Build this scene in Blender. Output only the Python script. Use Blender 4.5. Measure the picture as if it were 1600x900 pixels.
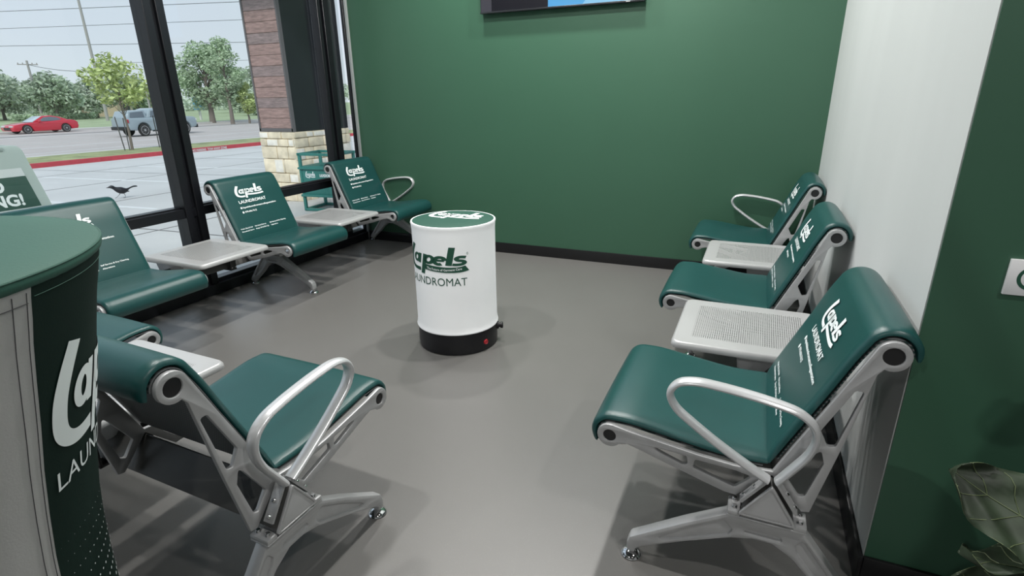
import bpy, bmesh, math, random
from math import sin, cos, pi, radians, hypot, atan2, sqrt
from mathutils import Vector, Matrix, noise

C = bpy.context.scene.collection
for o in list(bpy.data.objects):
    bpy.data.objects.remove(o)
S = bpy.context.scene

# ------------------------------------------------------------------ camera
H = 1.305
def cam_rot(pitch, yaw, roll):
    pitch, yaw, roll = map(radians, (pitch, yaw, roll))
    f = Vector((-sin(yaw)*cos(pitch), cos(yaw)*cos(pitch), -sin(pitch)))
    r = f.cross(Vector((0, 0, 1))).normalized(); d = f.cross(r)
    r2 = cos(roll)*r + sin(roll)*d; d2 = cos(roll)*d - sin(roll)*r
    m = Matrix((r2, -d2, -f)).transposed()
    return m.to_4x4()
cd = bpy.data.cameras.new('camera'); cam = bpy.data.objects.new('camera', cd); C.objects.link(cam)
cd.sensor_fit = 'HORIZONTAL'; cd.sensor_width = 36.0; cd.lens = 36.0*854.79/1600.0
cd.clip_start = 0.02; cd.clip_end = 2000
cam.matrix_world = Matrix.Translation((0, 0, H)) @ cam_rot(19.1678, 23.7698, 0.8666)
S.camera = cam

# ------------------------------------------------------------------ light and exposure
S.view_settings.view_transform = 'Standard'; S.view_settings.look = 'None'
S.view_settings.gamma = 1.0; S.view_settings.exposure = 0.0; S.view_settings.use_curve_mapping = False
w = bpy.data.worlds.new('overcast_sky'); S.world = w; w.use_nodes = True
nt = w.node_tree; nt.nodes.clear()
out = nt.nodes.new('ShaderNodeOutputWorld'); bg = nt.nodes.new('ShaderNodeBackground')
tc = nt.nodes.new('ShaderNodeTexCoord'); sp = nt.nodes.new('ShaderNodeSeparateXYZ'); rmp = nt.nodes.new('ShaderNodeValToRGB')
nz = nt.nodes.new('ShaderNodeTexNoise'); nz.inputs['Scale'].default_value = 2.2; nz.inputs['Detail'].default_value = 4
ad = nt.nodes.new('ShaderNodeMath'); ad.operation = 'MULTIPLY_ADD'; ad.inputs[1].default_value = 0.10
nt.links.new(tc.outputs['Generated'], sp.inputs[0]); nt.links.new(tc.outputs['Generated'], nz.inputs['Vector'])
nt.links.new(nz.outputs['Fac'], ad.inputs[0]); nt.links.new(sp.outputs['Z'], ad.inputs[2])
nt.links.new(ad.outputs[0], rmp.inputs['Fac'])
cr = rmp.color_ramp
cr.elements[0].position = 0.02; cr.elements[0].color = (0.70, 0.76, 0.80, 1)
cr.elements[1].position = 0.5; cr.elements[1].color = (0.60, 0.70, 0.84, 1)
e = cr.elements.new(0.16); e.color = (0.63, 0.70, 0.79, 1)
nt.links.new(rmp.outputs['Color'], bg.inputs['Color']); bg.inputs['Strength'].default_value = 1.12
nt.links.new(bg.outputs[0], out.inputs[0])
SUN_ENERGY = 2.1
sl = bpy.data.lights.new('hazy_sun', 'SUN'); sl.energy = SUN_ENERGY; sl.angle = radians(12); sl.color = (1, 0.97, 0.92)
so = bpy.data.objects.new('hazy_sun', sl); C.objects.link(so); so.rotation_euler = (radians(40), radians(24), 0)
LAMP_W = 12.6
CEIL = 3.30

# ------------------------------------------------------------------ materials
MATS = {}
def mat(name, col=(0.8, 0.8, 0.8), rough=0.5, metal=0.0, emit=None, estr=1.0, coat=0.0, var=0.0, vscale=5.0, bump=0.0, bscale=200.0, spec=0.5, rvar=0.0, detail=4.0, stretch=None):
    if name in MATS: return MATS[name]
    m = bpy.data.materials.new(name); m.use_nodes = True; MATS[name] = m
    n = m.node_tree.nodes; l = m.node_tree.links; b = n['Principled BSDF']
    b.inputs['Base Color'].default_value = (*col, 1); b.inputs['Roughness'].default_value = rough
    b.inputs['Metallic'].default_value = metal; b.inputs['Coat Weight'].default_value = coat
    b.inputs['Specular IOR Level'].default_value = spec
    if emit: b.inputs['Emission Color'].default_value = (*emit, 1); b.inputs['Emission Strength'].default_value = estr
    co = n.new('ShaderNodeTexCoord'); src = co.outputs['Object']
    if stretch:
        mp = n.new('ShaderNodeMapping'); mp.inputs['Scale'].default_value = stretch; l.new(src, mp.inputs[0]); src = mp.outputs[0]
    if var:
        t = n.new('ShaderNodeTexNoise'); t.inputs['Scale'].default_value = vscale; t.inputs['Detail'].default_value = detail
        l.new(src, t.inputs['Vector'])
        mr = n.new('ShaderNodeMapRange'); mr.inputs['From Min'].default_value = 0.3; mr.inputs['From Max'].default_value = 0.7
        mr.inputs['To Min'].default_value = 1-var; mr.inputs['To Max'].default_value = 1+var
        l.new(t.outputs['Fac'], mr.inputs['Value'])
        hs = n.new('ShaderNodeHueSaturation'); hs.inputs['Color'].default_value = (*col, 1)
        l.new(mr.outputs[0], hs.inputs['Value']); l.new(hs.outputs[0], b.inputs['Base Color'])
        if rvar:
            m2 = n.new('ShaderNodeMapRange'); m2.inputs['From Min'].default_value = 0.3; m2.inputs['From Max'].default_value = 0.7
            m2.inputs['To Min'].default_value = rough-rvar; m2.inputs['To Max'].default_value = rough+rvar
            l.new(t.outputs['Fac'], m2.inputs['Value']); l.new(m2.outputs[0], b.inputs['Roughness'])
    if bump:
        t = n.new('ShaderNodeTexNoise'); t.inputs['Scale'].default_value = bscale; t.inputs['Detail'].default_value = 3
        l.new(src, t.inputs['Vector'])
        bp = n.new('ShaderNodeBump'); bp.inputs['Strength'].default_value = bump; bp.inputs['Distance'].default_value = 0.002
        l.new(t.outputs['Fac'], bp.inputs['Height']); l.new(bp.outputs[0], b.inputs['Normal'])
    return m

def perforated(name, col, rough, metal, pitch, rad, box, slot=1.0):
    """holes on a staggered grid in the local x-y (or x-z) plane, inside box"""
    m = mat(name, col, rough, metal); n = m.node_tree.nodes; l = m.node_tree.links; b = n['Principled BSDF']
    co = n.new('ShaderNodeTexCoord'); s = n.new('ShaderNodeSeparateXYZ'); l.new(co.outputs['Object'], s.inputs[0])
    def M(op, a, b_=None, c=None):
        k = n.new('ShaderNodeMath'); k.operation = op
        for i, v in enumerate((a, b_, c)):
            if v is None: continue
            if isinstance(v, (int, float)): k.inputs[i].default_value = v
            else: l.new(v, k.inputs[i])
        return k.outputs[0]
    X = s.outputs['X']; Y = s.outputs[box[4]]
    py = pitch*0.866*slot
    row = M('FLOOR', M('DIVIDE', Y, py))
    off = M('MULTIPLY', M('MODULO', M('ABSOLUTE', row), 2.0), 0.5)
    fx = M('SUBTRACT', M('FRACT', M('ADD', M('DIVIDE', X, pitch), off)), 0.5)
    fy = M('SUBTRACT', M('FRACT', M('DIVIDE', Y, py)), 0.5)
    d = M('SQRT', M('ADD', M('POWER', M('ABSOLUTE', M('MULTIPLY', fx, pitch)), 2.0), M('POWER', M('ABSOLUTE', M('MULTIPLY', fy, py)), 2.0)))
    hole = M('LESS_THAN', d, rad)
    for v, lo, hi in ((X, box[0], box[1]), (Y, box[2], box[3])):
        hole = M('MULTIPLY', hole, M('MULTIPLY', M('GREATER_THAN', v, lo), M('LESS_THAN', v, hi)))
    tr = n.new('ShaderNodeBsdfTransparent'); mx = n.new('ShaderNodeMixShader'); o = n['Material Output']
    l.new(hole, mx.inputs[0]); l.new(b.outputs[0], mx.inputs[1]); l.new(tr.outputs[0], mx.inputs[2]); l.new(mx.outputs[0], o.inputs[0])
    return m

M_green_vinyl = mat('teal_green_vinyl', (0.008, 0.058, 0.056), 0.35, var=0.06, vscale=6, bump=0.10, bscale=500, spec=0.5)
M_silver = mat('silver_painted_steel', (0.42, 0.425, 0.43), 0.40, 0.25, var=0.04, vscale=30)
M_silver_arm = mat('light_silver_arm', (0.60, 0.61, 0.62), 0.28, 0.35)
M_chrome = mat('chrome', (0.75, 0.75, 0.76), 0.08, 1.0)
M_beam = mat('dark_grey_beam', (0.075, 0.075, 0.072), 0.42, 0.1)
M_black_steel = mat('black_steel', (0.012, 0.012, 0.013), 0.4)
M_letter = mat('white_print', (0.80, 0.86, 0.86), 0.6)
M_dark_panel = mat('dark_grey_seat_pan', (0.10, 0.105, 0.11), 0.45, 0.3)
M_wall_green = mat('green_wall_paint', (0.040, 0.112, 0.068), 0.42, bump=0.05, bscale=160, var=0.03, vscale=1.2)
M_wall_white = mat('white_wall_paint', (0.56, 0.58, 0.575), 0.45, bump=0.08, bscale=60, var=0.035, vscale=1.3, stretch=(2, 2, 0.5))
M_wall_back = mat('pale_grey_wall_paint', (0.34, 0.35, 0.35), 0.6)
M_ceiling = mat('ceiling_charcoal', (0.10, 0.10, 0.10), 0.8)  # out of view, made dark to cut bounce light and firm up shadows
M_trim_white = mat('white_trim', (0.75, 0.75, 0.74), 0.6)
M_base_black = mat('black_rubber_base', (0.008, 0.008, 0.009), 0.35)
M_alu_black = mat('black_window_aluminium', (0.010, 0.011, 0.014), 0.33, 0.2)
M_grey_alu = mat('grey_jamb', (0.30, 0.32, 0.32), 0.5)

# floor: sealed grey coating with fine speckle and uneven sheen
M_floor = mat('grey_floor_coating', (0.150, 0.146, 0.139), 0.32, var=0.04, vscale=1.6, bump=0.16, bscale=700, spec=0.5)
def speckle(m, base, col, scale, lo, hi):
    n = m.node_tree.nodes; l = m.node_tree.links; b = n['Principled BSDF']
    co = n.new('ShaderNodeTexCoord'); v = n.new('ShaderNodeTexNoise'); v.inputs['Scale'].default_value = scale; v.inputs['Detail'].default_value = 2
    l.new(co.outputs['Object'], v.inputs['Vector'])
    mr = n.new('ShaderNodeMapRange'); mr.inputs['From Min'].default_value = lo; mr.inputs['From Max'].default_value = hi
    l.new(v.outputs['Fac'], mr.inputs['Value'])
    mx = n.new('ShaderNodeMix'); mx.data_type = 'RGBA'
    src = b.inputs['Base Color'].links[0].from_socket if b.inputs['Base Color'].is_linked else None
    l.new(mr.outputs[0], mx.inputs['Factor'])
    if src: l.new(src, mx.inputs['A'])
    else: mx.inputs['A'].default_value = (*base, 1)
    mx.inputs['B'].default_value = (*col, 1); l.new(mx.outputs['Result'], b.inputs['Base Color'])
speckle(M_floor, None, (0.24, 0.235, 0.225), 420, 0.66, 0.74)

# glass: clear pane with a fresnel mirror
def glass_mat():
    m = bpy.data.materials.new('window_glass'); m.use_nodes = True; n = m.node_tree.nodes; l = m.node_tree.links; n.clear()
    o = n.new('ShaderNodeOutputMaterial'); t = n.new('ShaderNodeBsdfTransparent'); g = n.new('ShaderNodeBsdfGlossy')
    t.inputs['Color'].default_value = (0.95, 0.97, 0.965, 1); g.inputs['Roughness'].default_value = 0.0
    f = n.new('ShaderNodeFresnel'); f.inputs['IOR'].default_value = 1.25; mx = n.new('ShaderNodeMixShader')
    l.new(f.outputs[0], mx.inputs[0]); l.new(t.outputs[0], mx.inputs[1]); l.new(g.outputs[0], mx.inputs[2]); l.new(mx.outputs[0], o.inputs[0])
    return m
M_glass = glass_mat()

# ------------------------------------------------------------------ mesh helpers
def finish(bm, name, m, parent=None, smooth=38, link=True):
    bmesh.ops.recalc_face_normals(bm, faces=bm.faces)
    me = bpy.data.meshes.new(name)
    if smooth:
        th = radians(smooth)
        for f in bm.faces: f.smooth = True
        for ed in bm.edges:
            if len(ed.link_faces) == 2:
                if ed.calc_face_angle(0) > th: ed.smooth = False
            else: ed.smooth = False
    bm.to_mesh(me); bm.free()
    ob = bpy.data.objects.new(name, me)
    for x in (m if isinstance(m, (list, tuple)) else [m]): me.materials.append(x)
    if link: C.objects.link(ob)
    if parent: ob.parent = parent
    return ob
def tag(o, label=None, cat=None, group=None, kind=None):
    if label: o['label'] = label
    if cat: o['category'] = cat
    if group: o['group'] = group
    if kind: o['kind'] = kind
    return o
def empty(name, loc=(0, 0, 0), rz=0, **k):
    o = bpy.data.objects.new(name, None); C.objects.link(o); o.empty_display_size = 0.1
    o.location = loc; o.rotation_euler = (0, 0, rz); tag(o, **k); return o
def add_box(bm, a, b, bevel=0.0, seg=2, mi=0):
    c = [(a[i]+b[i])/2 for i in range(3)]; s = [abs(b[i]-a[i]) for i in range(3)]
    r = bmesh.ops.create_cube(bm, size=1.0); vs = r['verts']
    for v in vs: v.co = Vector((v.co[0]*s[0]+c[0], v.co[1]*s[1]+c[1], v.co[2]*s[2]+c[2]))
    fs = {f for v in vs for f in v.link_faces}
    for f in fs: f.material_index = mi
    if bevel:
        es = list({e for f in fs for e in f.edges})
        bmesh.ops.bevel(bm, geom=es, offset=bevel, segments=seg, profile=0.5, affect='EDGES')
    return vs
def box(name, a, b, m, parent=None, bevel=0.0, seg=2):
    bm = bmesh.new(); add_box(bm, a, b, bevel, seg); return finish(bm, name, m, parent)
def add_lathe(bm, prof, loc=(0, 0, 0), n=32, M=None, cap=True):
    rings = []
    for r, z in prof:
        ring = []
        for i in range(n):
            a = 2*pi*i/n; p = Vector((r*cos(a), r*sin(a), z))
            if M: p = M @ p
            ring.append(bm.verts.new(p + Vector(loc)))
        rings.append(ring)
    for k in range(len(rings)-1):
        for i in range(n):
            j = (i+1) % n
            bm.faces.new((rings[k][i], rings[k][j], rings[k+1][j], rings[k+1][i]))
    if cap:
        bm.faces.new(rings[0][::-1]); bm.faces.new(rings[-1])
    return rings
def add_sweep(bm, pts, ra, rb=None, n=12, side=Vector((1, 0, 0)), cap=True, radii=None):
    """sweep an ellipse: rb along 'side' and ra across, through pts"""
    rb = rb or ra; rings = []; P = [Vector(p) for p in pts]
    for i, p in enumerate(P):
        t = (P[min(i+1, len(P)-1)] - P[max(i-1, 0)]).normalized()
        s = side - t*side.dot(t)
        if s.length < 1e-4: s = Vector((0, 1, 0)) - t*t.y
        s.normalize(); u = t.cross(s)
        k = radii[i] if radii else 1
        rings.append([bm.verts.new(p + s*(rb*k*cos(2*pi*j/n)) + u*(ra*k*sin(2*pi*j/n))) for j in range(n)])
    for a, b in zip(rings, rings[1:]):
        for j in range(n): bm.faces.new((a[j], a[(j+1) % n], b[(j+1) % n], b[j]))
    if cap: bm.faces.new(rings[0][::-1]); bm.faces.new(rings[-1])
def catmull(P, k=8, closed=False):
    P = [Vector(p) for p in P]; o = []; n = len(P)
    for i in range(n if closed else n-1):
        g = (lambda j: P[j % n]) if closed else (lambda j: P[max(0, min(n-1, j))])
        a, b, c, d = g(i-1), g(i), g(i+1), g(i+2)
        for s in range(k):
            t = s/k
            o.append(0.5*((2*b)+(c-a)*t+(2*a-5*b+4*c-d)*t*t+(3*b-a-3*c+d)*t**3))
    if not closed: o.append(P[-1])
    return o
def rounded(pts, r, n=5):
    """polygon with its corners rounded; r may be a list"""
    out = []; N = len(pts)
    for i in range(N):
        p = Vector(pts[i]); a = Vector(pts[i-1]); b = Vector(pts[(i+1) % N])
        rr = r[i] if isinstance(r, (list, tuple)) else r
        d1 = (a-p); d2 = (b-p); l1, l2 = d1.length, d2.length
        if rr <= 0 or l1 < 1e-6 or l2 < 1e-6: out.append((p.x, p.y)); continue
        d1.normalize(); d2.normalize(); ang = max(0.05, min(pi-0.01, d1.angle(d2)))
        c = min(rr/math.tan(ang/2), l1*0.48, l2*0.48)
        s = p + d1*c; e_ = p + d2*c
        for k in range(n+1):
            t = k/n; q = s*(1-t)**2 + p*2*t*(1-t) + e_*t*t
            out.append((q.x, q.y))
    return out
def circle(cx, cy, r, n=24, rev=False):
    L = [(cx+r*cos(2*pi*i/n), cy+r*sin(2*pi*i/n)) for i in range(n)]
    return L[::-1] if rev else L
DG = lambda: bpy.context.evaluated_depsgraph_get()
def plate_bm(loops, th, bevel, fn):
    """flat casting: first loop outline, others holes; thickness th centred, fn maps (a,b,c)->xyz"""
    cu = bpy.data.curves.new('t', 'CURVE'); cu.dimensions = '2D'; cu.fill_mode = 'BOTH'
    cu.extrude = max(th/2-bevel, 0.0001); cu.bevel_depth = bevel; cu.bevel_resolution = 1; cu.offset = -bevel
    for L in loops:
        s = cu.splines.new('POLY'); s.points.add(len(L)-1); s.use_cyclic_u = True
        for k, (x, y) in enumerate(L): s.points[k].co = (x, y, 0, 1)
    ob = bpy.data.objects.new('t', cu); C.objects.link(ob)
    me = bpy.data.meshes.new_from_object(ob.evaluated_get(DG()))
    bpy.data.objects.remove(ob)
    bm = bmesh.new(); bm.from_mesh(me); bpy.data.meshes.remove(me)
    bmesh.ops.remove_doubles(bm, verts=bm.verts, dist=1e-5)
    for v in bm.verts: v.co = Vector(fn(v.co.x, v.co.y, v.co.z))
    return bm
def text_tris(s, size=1.0, bold=0.0, spacing=1.0, wid=None, align='LEFT'):
    """2-D triangles of a line of text; returns (verts, faces, width)"""
    cu = bpy.data.curves.new('t', 'FONT'); cu.body = s; cu.size = size; cu.offset = bold; cu.space_character = spacing
    cu.resolution_u = 3; cu.align_x = 'LEFT'
    ob = bpy.data.objects.new('t', cu); C.objects.link(ob)
    me = bpy.data.meshes.new_from_object(ob.evaluated_get(DG())); bpy.data.objects.remove(ob)
    V = [(v.co.x, v.co.y) for v in me.vertices]; F = [tuple(p.vertices) for p in me.polygons]; bpy.data.meshes.remove(me)
    if not V: return [], [], 0
    x0 = min(v[0] for v in V); x1 = max(v[0] for v in V); k = 1.0 if wid is None else wid/(x1-x0)
    V = [((v[0]-x0)*k, v[1]) for v in V]; W = (x1-x0)*k
    if align == 'CENTER': V = [(v[0]-W/2, v[1]) for v in V]
    return V, F, W
def stroke2(P, wd, k=6, smooth=True, closed=False):
    if smooth and len(P) > 2: Q = [(v.x, v.y) for v in catmull([(p[0], p[1], 0) for p in P], k, closed)]
    else: Q = list(P)
    if closed: Q = Q + [Q[0]]
    V = []; F = []; n = len(Q)
    for i, q in enumerate(Q):
        if closed and i in (0, n-1): a, b = Q[n-2], Q[1]
        else: a, b = Q[max(i-1, 0)], Q[min(i+1, n-1)]
        dx, dy = b[0]-a[0], b[1]-a[1]; L = hypot(dx, dy) or 1; nx, ny = -dy/L*wd/2, dx/L*wd/2
        V += [(q[0]+nx, q[1]+ny), (q[0]-nx, q[1]-ny)]
    F = [(2*i, 2*i+1, 2*i+3, 2*i+2) for i in range(n-1)]
    return V, F
def merge2(parts):
    V = []; F = []
    for v, f in parts:
        o = len(V); V += v; F += [tuple(i+o for i in g) for g in f]
    return V, F
def el(cx, cy, rx, ry, a0=0, a1=360, n=14):
    return [(cx+rx*cos(radians(a0+(a1-a0)*i/n)), cy+ry*sin(radians(a0+(a1-a0)*i/n))) for i in range(n+1)]
def logo2d(band=0.085):
    """the wordmark: big swash L, a p e l s in fat strokes and the swoosh under them; width 1"""
    P = []
    sh = lambda L: [(x+0.12*y, y) for x, y in L]
    P.append(stroke2([(0.150, 0.44), (0.082, 0.27), (0.042, 0.12), (0.038, -0.03), (0.075, -0.12), (0.16, -0.170), (0.300, -0.175)], 0.090))
    P.append(stroke2(sh(el(0.205, 0.11, 0.056, 0.092)[:-1]), 0.060, 3, True, True)); P.append(stroke2(sh([(0.278, 0.235), (0.278, -0.02)]), 0.060, smooth=False))
    P.append(stroke2(sh([(0.375, 0.235), (0.375, -0.28)]), 0.070, smooth=False)); P.append(stroke2(sh(el(0.450, 0.11, 0.064, 0.088)[:-1]), 0.066, 3, True, True))
    P.append(stroke2(sh([(0.555, 0.105), (0.68, 0.105)]), 0.050, smooth=False)); P.append(stroke2(sh(el(0.612, 0.10, 0.074, 0.090, 5, 300)), 0.070, 2))
    P.append(stroke2(sh([(0.750, 0.44), (0.750, -0.02)]), 0.088, smooth=False))
    P.append(stroke2(sh([(0.965, 0.180), (0.885, 0.195), (0.838, 0.160), (0.86, 0.115), (0.93, 0.09), (0.960, 0.05), (0.93, 0.010), (0.86, 0.0), (0.80, 0.01)]), 0.066, 4))
    if band: P.append(stroke2([(0.385, -0.085), (0.55, -0.115), (0.75, -0.135), (0.90, -0.130), (1.0, -0.095)], band))
    return merge2(P)
def place2(V, F, sx, ox, oy, sy=None):
    sy = sy or sx
    return [(v[0]*sx+ox, v[1]*sy+oy) for v in V], F
def decal(name, parts, fn, m, parent=None, cut=None):
    """thin print laid on a surface: fn(s,t) -> xyz"""
    V, F = merge2(parts); bm = bmesh.new()
    vs = [bm.verts.new((v[0], v[1], 0)) for v in V]
    for f in F:
        try: bm.faces.new([vs[i] for i in f])
        except ValueError: pass
    if cut:
        s0 = min(v[0] for v in V); s1 = max(v[0] for v in V); k = s0+cut
        while k < s1:
            bmesh.ops.bisect_plane(bm, geom=bm.verts[:]+bm.edges[:]+bm.faces[:], plane_co=(k, 0, 0), plane_no=(1, 0, 0)); k += cut
    for v in bm.verts: v.co = Vector(fn(v.co.x, v.co.y))
    me = bpy.data.meshes.new(name); bm.to_mesh(me); bm.free(); me.materials.append(m)
    ob = bpy.data.objects.new(name, me); C.objects.link(ob); ob.parent = parent
    return ob
def copy_tree(o, parent=None):
    c = o.copy(); C.objects.link(c); c.parent = parent
    for ch in [x for x in bpy.data.objects if x.parent == o]: copy_tree(ch, c)
    return c

# ================================================================== THE ROOM
XW, YB, XR, YC, HB = -3.447, 4.305, 0.405, 1.480, 0.089
box('floor', (XW, -4.5, -0.10), (3.6, YB+0.02, 0.0), M_floor)['kind'] = 'structure'
box('ceiling', (XW-0.2, -4.6, CEIL), (3.7, YB+0.2, CEIL+0.12), M_ceiling)['kind'] = 'structure'
box('wall_back', (XW-0.01, YB, -0.1), (XR+0.15, YB+0.15, CEIL), M_wall_green)['kind'] = 'structure'
box('wall_right', (XR, YC+0.004, -0.1), (XR+0.14, YB, CEIL), M_wall_white)['kind'] = 'structure'
box('wall_projecting', (XR+0.003, YC, -0.1), (3.7, YC+0.14, CEIL), M_wall_green)['kind'] = 'structure'
box('wall_far_right', (3.6, -4.6, -0.1), (3.75, YC, CEIL), M_wall_back)['kind'] = 'structure'
box('wall_behind', (XW-0.15, -4.65, -0.1), (3.7, -4.5, CEIL), M_wall_back)['kind'] = 'structure'
def baseboard(name, a, b):
    o = box(name, a, b, M_base_black, bevel=0.003); o['kind'] = 'structure'
baseboard('baseboard_back', (XW+0.02, YB-0.012, 0), (XR-0.012, YB, HB))
baseboard('baseboard_right', (XR-0.012, YC-0.012, 0), (XR, YB-0.012, HB))
baseboard('baseboard_projecting', (XR, YC-0.012, 0), (3.6, YC, HB))
# window wall : black storefront frame
def frame_boxes(y0, y1):
    bm = bmesh.new()
    return bm
fr = empty('window_1', (XW, 0, 0)); fr['kind'] = 'structure'
bm = bmesh.new()
ZT = 2.95
X0, X1 = -0.11, 0.0
def fb(y0, y1, z0, z1, x0=X0, x1=X1, bv=0.003): add_box(bm, (x0, y0, z0), (x1, y1, z1), bv, 1)
# mullions (each a face bar with a stepped glazing stop)
for y in (2.445, 0.30, -1.85, -4.0):
    fb(y, y+0.055, 0.0, ZT); fb(y+0.050, y+0.10, 0.0, ZT, X0, X1-0.022); fb(y+0.085, y+0.14, 0.0, ZT)
fb(3.945, 3.985, 0, ZT, -0.08); fb(3.98, 4.02, 0, ZT, -0.08, X1-0.03); fb(4.015, 4.055, 0, ZT, -0.08); fb(4.05, 4.105, 0, ZT, -0.08, X1-0.02)
fb(4.284, 4.305, 0, ZT, -0.045, X1-0.015)
# sill, rails, head
fb(-4.5, YB, 0.0, 0.075, X0, X1+0.012); fb(-4.5, YB, 0.07, 0.10, X0, X1-0.03)
fb(-4.5, YB, 0.572, 0.632, X0, X1-0.012); fb(-4.5, YB, 0.628, 0.642, X0, X1-0.045)
fb(-4.5, YB, ZT-0.06, ZT)
finish(bm, 'window_frame', M_alu_black, fr)
bm = bmesh.new()
ys = [-4.5, -4.0, -1.85, 0.30, 2.445, 3.885, 4.262]
for a, b in zip(ys, ys[1:]):
    for z0, z1 in ((0.09, 0.58), (0.63, ZT-0.05)):
        add_box(bm, (-0.068, a+0.05, z0), (-0.060, b+0.02, z1))
finish(bm, 'window_pane', M_glass, fr)
box('trim_1', (XW-0.002, 4.283, 0.0), (XW+0.022, YB, CEIL), M_grey_alu, bevel=0.003)['kind'] = 'structure'
box('wall_window_head', (XW-0.15, -4.6, ZT), (XW, YB+0.1, CEIL), M_wall_back)['kind'] = 'structure'

# ceiling lamps (the room's light)
M_lamp = mat('lamp_diffuser', (0.9, 0.9, 0.9), 0.5, emit=(1, 0.98, 0.95), estr=9.0)
lamp_xy = [(-2.05, 2.75), (-0.85, 2.75), (-2.05, 3.75), (-0.85, 3.75), (-2.05, 1.3), (-0.85, 1.3), (1.4, 0.2), (1.5, -2.2), (-1.2, -2.8)]
proto = None
for i, (x, y) in enumerate(lamp_xy):
    if proto is None:
        proto = empty('ceiling_light'); bm = bmesh.new()
        add_lathe(bm, [(0.11, 0.0), (0.135, 0.0), (0.14, -0.012), (0.12, -0.02), (0.11, -0.012)], n=40, cap=False)
        finish(bm, 'trim_ring', M_trim_white, proto)
        bm = bmesh.new(); add_lathe(bm, [(0.0005, -0.006), (0.11, -0.006), (0.11, -0.002), (0.0005, -0.002)], n=40); finish(bm, 'diffuser', M_lamp, proto)
        o = proto
    else: o = copy_tree(proto)
    o.location = (x, y, CEIL)
    tag(o, 'round white recessed downlight in the ceiling', 'ceiling light', 'recessed ceiling downlights')
    ld = bpy.data.lights.new('downlight', 'AREA'); ld.shape = 'DISK'; ld.size = 0.13; ld.energy = LAMP_W; ld.color = (1.0, 0.985, 0.955)
    lo = bpy.data.objects.new('downlight', ld); C.objects.link(lo); lo.parent = o; lo.location = (0, 0, -0.03)
    if i < 2: ld.energy = LAMP_W*1.6
    if i > 6: ld.energy = LAMP_W*1.5

# ================================================================== SEATING
# local frame of a bench: x along the beam, y forward (the way the seats face), z up
def fmap(x0):  # 2-D (u,z,thickness) to local
    return lambda a, b, c: (x0+c, a, b)
RING_B = (-0.199, 0.749); RING_F = (0.427, 0.384)
def ring_arc(c, r, a0, a1, n=10):
    return [(c[0]+r*cos(radians(a0+(a1-a0)*i/n)), c[1]+r*sin(radians(a0+(a1-a0)*i/n))) for i in range(n+1)]
def frame_loops():
    outl = [(0.0, 0.386), (0.088, 0.378), (0.183, 0.385), (0.281, 0.398)]
    outl += [(0.37, 0.410)] + ring_arc(RING_F, 0.036, 100, -140, 16)
    outl += [(0.375, 0.368), (0.345, 0.360), (0.199, 0.316), (0.108, 0.290), (0.078, 0.288), (0.0, 0.374), (-0.080, 0.286), (-0.098, 0.290), (-0.134, 0.47), (-0.168, 0.655), (-0.176, 0.700)]
    outl += ring_arc(RING_B, 0.036, -70, -330, 18)
    outl += [(-0.109, 0.632), (-0.037, 0.472)]
    h1 = rounded([(0.325, 0.381), (0.212, 0.373), (0.207, 0.348), (0.222, 0.345)], 0.007)
    h2 = rounded([(0.190, 0.369), (0.088, 0.364), (0.044, 0.356), (0.084, 0.312), (0.193, 0.343)], 0.008)
    b1 = rounded([(-0.160, 0.652), (-0.142, 0.652), (-0.088, 0.530), (-0.108, 0.490), (-0.125, 0.494)], 0.008)
    b2 = rounded([(-0.098, 0.475), (-0.086, 0.462), (-0.036, 0.372), (-0.068, 0.328), (-0.081, 0.335), (-0.108, 0.44)], 0.008)
    return [outl, circle(*RING_F, 0.0185, 24, True), circle(*RING_B, 0.0215, 24, True), h1[::-1], h2[::-1], b1[::-1], b2[::-1]]
def add_dark_discs(parent, x):  # black discs stand in for the dark inside of the tubes
    for (u_, z_), q in ((RING_B, 1.0), (RING_F, 0.86)):
        bm = bmesh.new(); add_lathe(bm, [(0.0215*q, -0.003), (0.0215*q, 0.002), (0.019*q, 0.0025), (0.0005, 0.0025)], (x, u_, z_), 24, Matrix.Rotation(pi/2, 3, 'Y')); finish(bm, 'tube_dark_disc', M_black_steel, parent)['front'] = int(q < 1)
def pad_path(kind):
    if kind == 'seat':
        P = [(0.012, 0.393), (0.06, 0.390), (0.13, 0.391), (0.21, 0.401), (0.30, 0.414), (0.375, 0.424)]
        P += ring_arc(RING_F, 0.040, 92, -12, 12) + [(0.460, 0.352)]
    else:
        P = [(0.004, 0.398), (-0.030, 0.476), (-0.070, 0.566), (-0.105, 0.645), (-0.135, 0.716)]
        P += ring_arc(RING_B, 0.042, 24, 165, 16) + [(-0.2425, 0.738)]
    return P
def offset_path(P, d):
    out = []
    for i, p in enumerate(P):
        a = P[max(i-1, 0)]; b = P[min(i+1, len(P)-1)]
        dx, dy = b[0]-a[0], b[1]-a[1]; L = hypot(dx, dy); out.append((p[0]-dy/L*d, p[1]+dx/L*d))
    return out
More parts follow.
